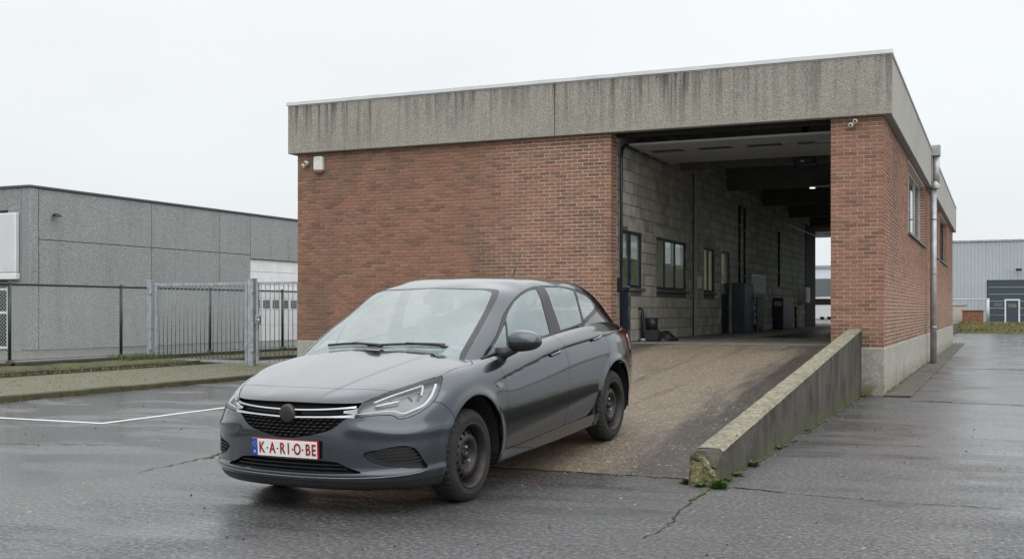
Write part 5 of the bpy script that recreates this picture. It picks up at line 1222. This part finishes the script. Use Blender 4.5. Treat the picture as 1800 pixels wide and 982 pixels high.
# lower grille slats and fog slats
for i, z in enumerate((.302, .325, .348, .372)):
    wd = np.interp(z, [.30, .40], [.50, .36]); v_, f_ = swept([(y, z) for y in np.linspace(-wd, wd, 40)], [.009] * 40, .03, -.015); MB().add(v_, f_).build('slat', M['trim'], lback)
for side_i, sg_ in enumerate((1, -1)):
    for i, (z, ya, yb) in enumerate(((.470, .60, .775), (.448, .56, .79), (.426, .58, .80), (.404, .61, .81), (.384, .66, .818))):
        v_, f_ = swept([(sg_ * y, z) for y in np.linspace(ya, yb, 14)], [.008] * 14, .02, -.006); MB().add(v_, f_).build('slat', M['trim'], fb_[side_i])
# --- headlight innards
hls = both('headlight', lens, M['clear'], .0)
s2 = Surf(lens.V.copy(), lens.F); s2.V[:, :3] -= normals(lens) * .045; bowls = both('housing', s2, simple('lamp_bowl', (.13, .135, .14), .3, .6), 0)
for o, p in zip(bowls, hls): o.parent = p
V, F = rim_strip(lens, .045, True); V = [(x, y - .0, z) for x, y, z in V]
MB().add(V, F, True).build('bezel', M['gloss'], hls[0]); MB().add([(x, -y, z) for x, y, z in V], F, True).build('bezel', M['gloss'], hls[1])
def lamp_path(pts, r, m, name, inset=.016, n=8):
    P = [Vector(uvp(u, v)) for u, v in smooth_poly(pts, 5, False)]; P = [p - Vector((inset, inset * .4, 0)) for p in P]
    for o, sg_ in zip(hls, (1, -1)): MB().tube([(p.x, sg_ * p.y, p.z) for p in P], r, n).build(name, m, o)
lamp_path([(1.74, 6.0), (2.1, 6.08), (2.5, 6.12), (2.75, 6.0), (2.98, 5.78), (3.3, 5.95), (3.62, 6.2), (3.85, 6.75), (3.97, 7.4), (4.02, 7.85)], [.004 + .0055 * min(1, max(0, i - 10) / 26) for i in range(46)], M['drl'], 'light_guide')
lamp_path([(2.15, 7.1), (2.5, 7.55), (3.0, 7.95), (3.5, 8.2)], .008, M['satin'], 'brow_strip')
lamp_path([(3.5, 8.1), (3.52, 7.6), (3.5, 7.0)], .011, M['satin'], 'divider_strip', .022)
lamp_path([(2.2, 6.7), (2.5, 6.78), (2.85, 6.85)], .009, M['satin'], 'indicator_strip', .03)
for o, sg_ in zip(hls, (1, -1)):
    for (u, v, r_) in ((3.15, 7.0, .034), (2.62, 7.05, .03)):
        p = uvp(u, v); c_ = (p[0] - .06, sg_ * (p[1] - .045), p[2] - .03); k = MB(); k.lathe([(r_, .0), (r_ * 1.05, .012), (r_ * .95, .014), (r_ * .8, .0), (r_ * .4, .014), (0, .02)], 24, 'x', c_); k.build('lamp_unit', M['gloss'], o)
# --- number plate
pz, px_ = .468, nose(0, .468).x + .022
pl = MB().bbox(px_ - .02, px_, -.264, .264, pz - .059, pz + .059, .004).build('number_plate', M['platered'], car)
MB().bbox(px_ - .004, px_ + .0015, -.259, .259, pz - .054, pz + .054, .002).build('plate_face', M['platewhite'], pl)
MB().bbox(px_ - .003, px_ + .0028, -.259, -.214, pz - .054, pz + .054, .001).build('euro_band', M['plateblue'], pl)
def text(body_, size, m, y, z, name, sx=1.):
    cu = bpy.data.curves.new(name, 'FONT'); cu.body = body_; cu.size = size; cu.align_x = 'CENTER'; cu.align_y = 'CENTER'; cu.extrude = .0008; cu.offset = .0021 if size > .05 else 0
    o = bpy.data.objects.new(name, cu); COL.objects.link(o); dg = bpy.context.evaluated_depsgraph_get(); dg.update(); me = bpy.data.meshes.new_from_object(o.evaluated_get(dg)); bpy.data.objects.remove(o)
    me.transform(Matrix.Scale(sx, 4, Vector((1, 0, 0)))); me.transform(Matrix.Rotation(R(90), 4, 'X')); me.transform(Matrix.Rotation(R(90), 4, 'Z')); me.materials.clear(); me.materials.append(m)
    return link(name, me, pl, (px_ + .0035, y, z))
for ch, y in (('K', -.178), ('A', -.092), ('R', -.012), ('I', .036), ('O', .106), ('B', .189), ('E', .234)): text(ch, .100, M['platered'], y, pz - .002, 'letter', .70)
for y in (-.135, -.052, .068, .147): MB().bbox(px_, px_ + .0035, y - .006, y + .006, pz - .007, pz + .004, .001).build('dot', M['platered'], pl)
text('B', .022, M['platewhite'], -.2365, pz - .030, 'country_letter'); mb = MB()
for k in range(12): q = k * math.pi / 6; mb.box(px_ + .0025, px_ + .0032, -.2365 + .014 * math.cos(q) - .0017, -.2365 + .014 * math.cos(q) + .0017, pz + .02 + .014 * math.sin(q) - .0017, pz + .02 + .014 * math.sin(q) + .0017)
mb.build('star_ring', simple('plate_yellow', (.6, .45, .05), .4), pl, kind='stuff')
# --- cabin: glass areas cut out, the rest painted
WS = [(-2.3, -1), (2.06, -1), (2.06, 2.6), (2.0, 2.9), (1.86, 3.0), (1.2, 3.04), (0, 3.06), (-1.2, 3.04), (-2.3, 2.9)]
CSC = np.array([.30, .17])
wscr, cabin = clip(cabin, uv(cabin, WS, CSC), .002)
RWN = [(9.2, .75), (9.2, 2.75), (9.5, 2.95), (13, 2.95), (13, .75)]
rwin, cabin = clip(cabin, uv(cabin, RWN, CSC), .002)
dlo_raw = [(-.30, .925), (-.42, .985), (-.62, 1.082), (-.86, 1.222), (-1.02, 1.295), (-1.13, 1.337), (-1.26, 1.375), (-1.40, 1.402), (-1.55, 1.415), (-1.70, 1.420), (-1.88, 1.417), (-2.05, 1.408), (-2.2, 1.392), (-2.35, 1.365), (-2.52, 1.322), (-2.66, 1.275), (-2.77, 1.225), (-2.80, 1.20), (-2.74, 1.178), (-2.60, 1.148), (-2.45, 1.118), (-2.34, 1.092), (-2.22, 1.06), (-2.1, .96), (-1.5, .93), (-.8, .9)]
dlo, cabin = clip(cabin, xz(cabin, np.array(dlo_raw)), .0015)
qtr, cabin = clip(cabin, xz(cabin, np.array([(-2.80, 1.285), (-2.93, 1.225), (-3.04, 1.135), (-3.12, 1.06), (-3.03, 1.10), (-2.93, 1.155), (-2.84, 1.20), (-2.81, 1.235)])), .0012); both('quarter_trim', qtr, M['gloss'], .006)
roofp, cabin = clip(cabin, np.where(cabin.V[:, 4] > 4.55, -.1, (4.55 - cabin.V[:, 4]) * .05), .0)
centre('roof', roofp, M['paint'], .0); centre('pillar_frame', cabin, M['paint'], .012)
# side panes within the black trim
def inset(poly, d): return poly
Fg = [(-.768, 1.0), (-.81, 1.10), (-.868, 1.195), (-.97, 1.255), (-1.12, 1.322), (-1.26, 1.362), (-1.40, 1.388), (-1.50, 1.396), (-1.572, 1.398), (-1.535, 1.23), (-1.52, 1.03), (-1.52, .93), (-.75, .93)]
Fq = [(-.40, .955), (-.62, 1.055), (-.832, 1.172), (-.78, 1.09), (-.738, .99), (-.72, .93), (-.5, .9)]
Rg = [(-1.735, .95), (-1.735, 1.05), (-1.715, 1.24), (-1.722, 1.406), (-1.9, 1.403), (-2.05, 1.394), (-2.2, 1.377), (-2.275, 1.362), (-2.255, 1.24), (-2.215, 1.085), (-2.1, .97), (-1.8, .95)]
Rq = [(-2.315, 1.352), (-2.50, 1.305), (-2.63, 1.258), (-2.70, 1.215), (-2.60, 1.178), (-2.45, 1.146), (-2.32, 1.118), (-2.262, 1.105), (-2.29, 1.24)]
panes = []
for P_ in (Fg, Fq, Rg, Rq):
    g1, dlo = clip(dlo, xz(dlo, np.array(P_)), .001); panes.append(g1)
tr_ = both('window_trim', dlo, M['gloss'], .012)
for g1, nm_ in zip(panes, ('side_window', 'quarter_window', 'side_window', 'quarter_window')): both(nm_, g1, M['carglass'], 0, None, -.004)
# windscreen: black rim, clear middle
WI = smooth_poly([(-1.8, -.6), (1.75, -.6), (1.84, .2), (1.84, 2.5), (1.72, 2.82), (1.2, 2.92), (0, 2.95), (-1.2, 2.92), (-1.8, 2.8)], 3)
clr, rimw = clip(wscr, uv(wscr, WI, CSC), 0)
wsg = centre('windscreen', clr, M['carglass'], 0); centre('black_border', rimw, simple('glass_border', (.02, .022, .024), .35, 0, .1), .0, 0, wsg)
centre('rear_window', rwin, M['carglass'], 0)
# chrome-black beltline strip
def beltline(x): return float(np.interp(x, [-2.30, -2.22, -2.07, -1.875, -1.67, -1.38, -.92, -.52, -.29], [1.10, 1.082, 1.066, 1.054, 1.043, 1.022, .994, .968, .94]))
for sg_ in (1, -1):
    P = []
    for x in np.linspace(-.34, -2.28, 34):
        z = beltline(x); h = TC.ray_cast(Vector((x, 3, z)), Vector((0, -1, 0)))[0]; P.append((x, sg_ * (h.y + .002), z))
    MB().tube(P, .009, 6).build('belt_strip', M['trim'], car)
# scuttle panel under the windscreen and bonnet gap filler
mb = MB(); vs = []; fs = []
ysr = np.linspace(-.68, .68, 24)
for y in ysr: vs += [(-.27 - .04 * (y / .7) ** 2, y, .965), (-.42 - .06 * (y / .7) ** 2, y, 1.0 - .02 * (y / .7) ** 2)]
for i in range(23): fs.append((2 * i, 2 * i + 1, 2 * i + 3, 2 * i + 2))
mb.add(vs, fs, True).build('scuttle_panel', M['trim'], car)
# wipers
def ws_pt(y, t_):     # point on the windscreen, t_ 0 bottom .. 1 top
    h = TC.ray_cast(Vector((1.5, abs(y) + 1e-3, 1.02 + .4 * t_)), Vector((-1, 0, 0))); p = h[0]; n_ = h[1]; n_ = n_ if n_.x > 0 else -n_; s_ = 1 if y >= 0 else -1
    return Vector((p.x, s_ * p.y, p.z)) + Vector((n_.x, s_ * n_.y, n_.z)) * .016
for ya, yb, ta, tb in ((.50, -.12, .03, .0), (-.05, -.5, .02, -.01)):
    t_ = MB().tube([ws_pt(ya + (yb - ya) * k / 12, ta + (tb - ta) * k / 12 + .02 * math.sin(math.pi * k / 12)) for k in range(13)], .009, 6).build('wiper', M['trim'], car)
    mid_ = ws_pt((ya + yb) / 2, (ta + tb) / 2 + .02); MB().tube([mid_ + Vector((.01, 0, .006)), ws_pt(ya * .9 + .02, ta) + Vector((.03, 0, 0)), Vector((-.34, ya + .08, .995))], [.008, .012, .016], 6).build('wiper_arm', M['trim'], t_)
# --- wheels
def wheel(x, sg_):
    yo = .868; A = Matrix.Translation((x, 0, .317))
    w_ = MB(); pr = [(.215, yo - .012), (.225, yo - .004), (.262, yo), (.290, yo - .012), (.308, yo - .030), (.316, yo - .052), (.317, yo - .10), (.316, yo - .150), (.306, yo - .178), (.27, yo - .203), (.215, yo - .195)]
    vs = []; fs = []; n_ = 120; m_ = len(pr)
    for k in range(n_):
        q = 2 * math.pi * k / n_
        for j, (r_, y) in enumerate(pr):
            rr = r_ - (.006 if (4 <= j <= 8 and (k + (j // 2)) % 3 == 0) else 0); vs.append((x + rr * math.cos(q), sg_ * y, .317 + rr * math.sin(q)))
    for k in range(n_):
        for j in range(m_ - 1): fs.append((k * m_ + j, ((k + 1) % n_) * m_ + j, ((k + 1) % n_) * m_ + j + 1, k * m_ + j + 1))
    ty = w_.add(vs, fs, False).build('tyre', M['tyre'], None)
    rim = MB(); rim.lathe([(.222, yo - .006), (.224, yo - .002), (.216, yo - .002), (.205, yo - .016), (.196, yo - .04), (.188, yo - .075), (.185, yo - .15), (.2, yo - .18)], 64, 'y', (x, 0, .317)); 
    rim.v = [(a, sg_ * b, c_) for a, b, c_ in rim.v]; ro = rim.build('rim', M['rim'], None)
    # disc with sixteen slots cut out
    rs = np.linspace(.0, .190, 26); th = np.linspace(0, 2 * np.pi, 193); RR, TT = np.meshgrid(rs, th, indexing='ij')
    prof_r = np.interp(RR, [0, .03, .036, .075, .085, .105, .125, .15, .165, .175, .19], [.045, .045, .058, .060, .040, .018, .016, .030, .046, .060, .072])   # depth behind the outer face
    S_ = np.stack([RR * np.cos(TT), yo - prof_r - .012, RR * np.sin(TT)], -1); gs = grid_surf(S_, RR, TT)
    a_ = (gs.V[:, 4] / (2 * np.pi) * 16) % 1 - .5; f = np.hypot((gs.V[:, 3] - .152) / 1.0, a_ * 2 * np.pi / 16 * .152 * 1.05) - .0135
    slots, disc = clip(gs, f)
    DV = disc.V[:, :3] * np.array([1, sg_, 1]) + np.array([x, 0, .317]); me = bpy.data.meshes.new('disc'); me.from_pydata(DV.tolist(), [], disc.F); me.polygons.foreach_set('use_smooth', [True] * len(me.polygons)); me.materials.append(M['rim'])
    wt = link('wheel', ty.data, car); bpy.data.objects.remove(ty); wt.data.name = 'wheel'
    ro.parent = wt; dz = link('disc', me, wt)
    MB().lathe([(0, yo - .095), (.19, yo - .095)], 40, 'y', (x, 0, .317)).build('backplate', M['dark'], wt).scale = (1, sg_, 1)
    for k in range(5):
        q = 2 * math.pi * k / 5 + .3; b_ = MB(); b_.lathe([(0, yo - .040), (.009, yo - .040), (.012, yo - .046), (.012, yo - .07), (0, yo - .07)], 6, 'y', (x + .055 * math.cos(q), 0, .317 + .055 * math.sin(q)), False); b_.v = [(a, sg_ * b, c_) for a, b, c_ in b_.v]; b_.build('bolt', M['zinc'] if k % 2 else M['rim'], wt)
    h_ = MB(); h_.lathe([(0, yo - .035), (.022, yo - .036), (.029, yo - .045), (.03, yo - .075)], 24, 'y', (x, 0, .317)); h_.v = [(a, sg_ * b, c_) for a, b, c_ in h_.v]; h_.build('hub_cap', M['rim'], wt)
for x in (0., -2.662):
    for sg_ in (1, -1): wheel(x, sg_)
# wheel-arch liners and underside
for ax, r_ in ((-.01, .40), (-2.662, .39)):
    for sg_ in (1, -1):
        vs = []; fs = []
        for k in range(21):
            q = math.pi * (-.06 + 1.12 * k / 20)
            for y in (.86, .60, .56): vs.append((ax + (r_ if y > .57 else .0) * math.cos(q) * 1.0, sg_ * y, .335 + (r_ if y > .57 else 0) * math.sin(q)))
        for k in range(20):
            for j in range(2): fs.append((k * 3 + j, k * 3 + j + 1, k * 3 + j + 4, k * 3 + j + 3))
        MB().add(vs, fs).build('arch_liner', M['dark'], car)
MB().bbox(-3.3, .55, -.58, .58, .20, .30, .03).build('underside', M['dark'], car)
MB().bbox(-2.15, -.5, -.80, .80, .19, .27, .02).build('floor_pan', M['dark'], car)
MB().bbox(.4, .72, -.5, .5, .24, .66, .05).build('engine_bay', M['dark'], car)
# --- mirror on the driver's side (the photo shows none on the other)
for sg_ in (1,):
    vs = []; fs = []; nu_, nv_ = 20, 12; c_ = np.array([-.67, .965, 1.045])
    def mp(u_, v_):
        th_, ph_ = 2 * math.pi * u_, math.pi * (v_ - .5); cx, cy, cz = math.cos(th_) * math.cos(ph_), math.sin(th_) * math.cos(ph_), math.sin(ph_)
        sg2 = lambda a, p: math.copysign(abs(a) ** p, a)
        x = sg2(cx, .75) * (.095 if cx > 0 else .05); y = sg2(cy, .7) * .115; z = sg2(cz, .85) * (.082 if cz > 0 else .072)
        z *= 1 - .18 * (y / .115); x += -.03 * y / .115
        return c_ + np.array([x, y, z])
    up_v, lo_v = [], []
    for nm_, v0_, v1_, m_ in (('mirror_cap', .50, 1., M['paint']), ('mirror_shell', 0., .50, M['trim'])):
        vs = [mp(i / nu_, v0_ + (v1_ - v0_) * j / nv_) for j in range(nv_ + 1) for i in range(nu_)]; fs = [(j * nu_ + i, j * nu_ + (i + 1) % nu_, (j + 1) * nu_ + (i + 1) % nu_, (j + 1) * nu_ + i) for j in range(nv_) for i in range(nu_)]
        o = MB().add([(a, sg_ * b, c2) for a, b, c2 in vs], fs, True).build(nm_, m_, car)
        if nm_ == 'mirror_shell':
            MB().tube([(-.58, sg_ * .775, .955), (-.60, sg_ * .83, .965), (-.63, sg_ * .89, .99), (-.65, sg_ * .92, 1.02)], [.05, .042, .036, .04], 10).build('mirror_foot', M['trim'], o)
            MB().prism([(sg_ * (.955 + .10 * math.cos(q)), 1.045 + .062 * math.sin(q)) for q in np.linspace(0, 2 * math.pi, 20)[:-1]], -.716, -.711, 'x').build('mirror_glass', M['chrome'], o)
# --- door handles, badges, small things
for (hx, hz) in ((-1.375, .895), (-2.235, .950)):
    p, n_ = flank(hx, hz)
    for sg_ in (1, -1):
        dsh = [(.082 * math.cos(q), .034 * math.sin(q)) for q in np.linspace(0, 2 * math.pi, 28)[:-1]]; vs = []; fs = []
        for k, sc_1 in enumerate((1.0, .93, .6, 0.0)):
            for (a, b) in dsh:
                q_ = flank(hx + a, hz + b)[0]; vs.append((hx + a * sc_1, sg_ * (q_.y + .0015 - (0, .012, .02, .022)[k]), hz + b * sc_1))
        m_ = len(dsh)
        for k in range(3):
            for i in range(m_): fs.append((k * m_ + i, k * m_ + (i + 1) % m_, (k + 1) * m_ + (i + 1) % m_, (k + 1) * m_ + i))
        hd = MB().add(vs, fs, True).build('door_handle', M['trim'], car)
        bar = [(hx + .085, p.y + .004, hz - .012), (hx + .05, p.y + .024, hz - .003), (hx, p.y + .028, hz + .004), (hx - .05, p.y + .024, hz + .010), (hx - .09, p.y + .004, hz + .014)]
        MB().tube([(a, sg_ * b, c2) for a, b, c2 in smooth_poly(bar, 4, False)], .0115, 8).build('grip', M['paint'], hd)
p, n_ = flank(-.39, .757)
for sg_ in (1, -1): MB().prism([(-.39 + .045 * math.cos(q) + .01 * math.sin(q), .757 + .022 * math.sin(q)) for q in np.linspace(0, 2 * math.pi, 20)[:-1]], sg_ * (p.y - .012), sg_ * (p.y + .006), 'y').build('side_repeater', M['satin'], car)
ant = MB().tube([(-2.35, 0, 1.455), (-2.42, 0, 1.50)], [.03, .018], 10).build('aerial_foot', M['trim'], car); MB().tube([(-2.42, 0, 1.49), (-2.62, 0, 1.70)], [.0045, .0025], 6).build('aerial_rod', M['trim'], ant)
# rear spoiler lip
vs = []; fs = []
for y in np.linspace(-.56, .56, 25): xq = -3.06 + .16 * (y / .56) ** 2 * .9; z_ = 1.325 - .045 * (y / .56) ** 2; vs += [(xq + .14, y, z_ + .018), (xq - .10, y, z_ - .008), (xq - .09, y, z_ - .022), (xq + .1, y, z_ - .01)]
for i in range(24):
    for k in range(4): fs.append((4 * i + k, 4 * i + (k + 1) % 4, 4 * i + 4 + (k + 1) % 4, 4 * i + 4 + k))
MB().add(vs, fs, True).build('spoiler', M['paint'], car)
# --- interior
MB().bbox(-3.1, -.45, -.74, .74, .28, .34, .02).build('cabin_floor', M['seat'], car)
dash = MB(); vs = []; fs = []
for y in np.linspace(-.70, .70, 15): vs += [(-.38, y, .95), (-.62, y, 1.0), (-.86, y, .985), (-.92, y, .90), (-.88, y, .55)]
for i in range(14):
    for k in range(4): fs.append((5 * i + k, 5 * i + k + 1, 5 * i + k + 6, 5 * i + k + 5))
dash.add(vs, fs, True).build('dashboard', M['seat'], car)
MB().tube([(-1.02 + .05 * math.sin(q), .37 + .18 * math.cos(q), .97 + .17 * math.sin(q)) for q in np.linspace(0, 2 * math.pi, 29)[:-1]], .016, 8, closed=True).build('steering_wheel', M['trim'], car)
for x, y in ((-1.55, .37), (-1.55, -.37), (-2.45, .40), (-2.45, -.40), (-2.45, 0)):
    s_ = MB(); s_.bbox(x - .05, x + .42, y - .24, y + .24, .42, .58, .06); so = s_.build('seat', M['seat'], car)
    b_ = MB(); b_.bbox(-.06, .07, -.23, .23, 0, .62, .06); b_.v = [(x - .02 + a - c2 * .28, y + b, .55 + c2) for a, b, c2 in b_.v]; b_.build('seat_back', M['seat'], so)
    h_ = MB(); h_.bbox(-.04, .05, -.12, .12, 0, .17, .035); h_.v = [(x - .21 + a - c2 * .15, y + b, 1.19 + c2) for a, b, c2 in h_.v]; h_.build('headrest', M['seat'], so)
MB().bbox(-1.06, -1.03, -.12, .12, 1.30, 1.37, .012).build('rear_view_mirror', M['trim'], car); MB().bbox(-1.04, -.98, -.04, .04, 1.36, 1.415, .012).build('sensor_pod', M['trim'], car)
for sg_ in (1, -1):
    for xa, xb in ((-.47, -.412), (-2.262, -2.21)): MB().bbox(xa, xb, min(sg_ * .5, sg_ * .85), max(sg_ * .5, sg_ * .85), .20, .66, .01).build('arch_gap_block', M['dark'], car)  # dark boxes added to block stray light through the arch gaps
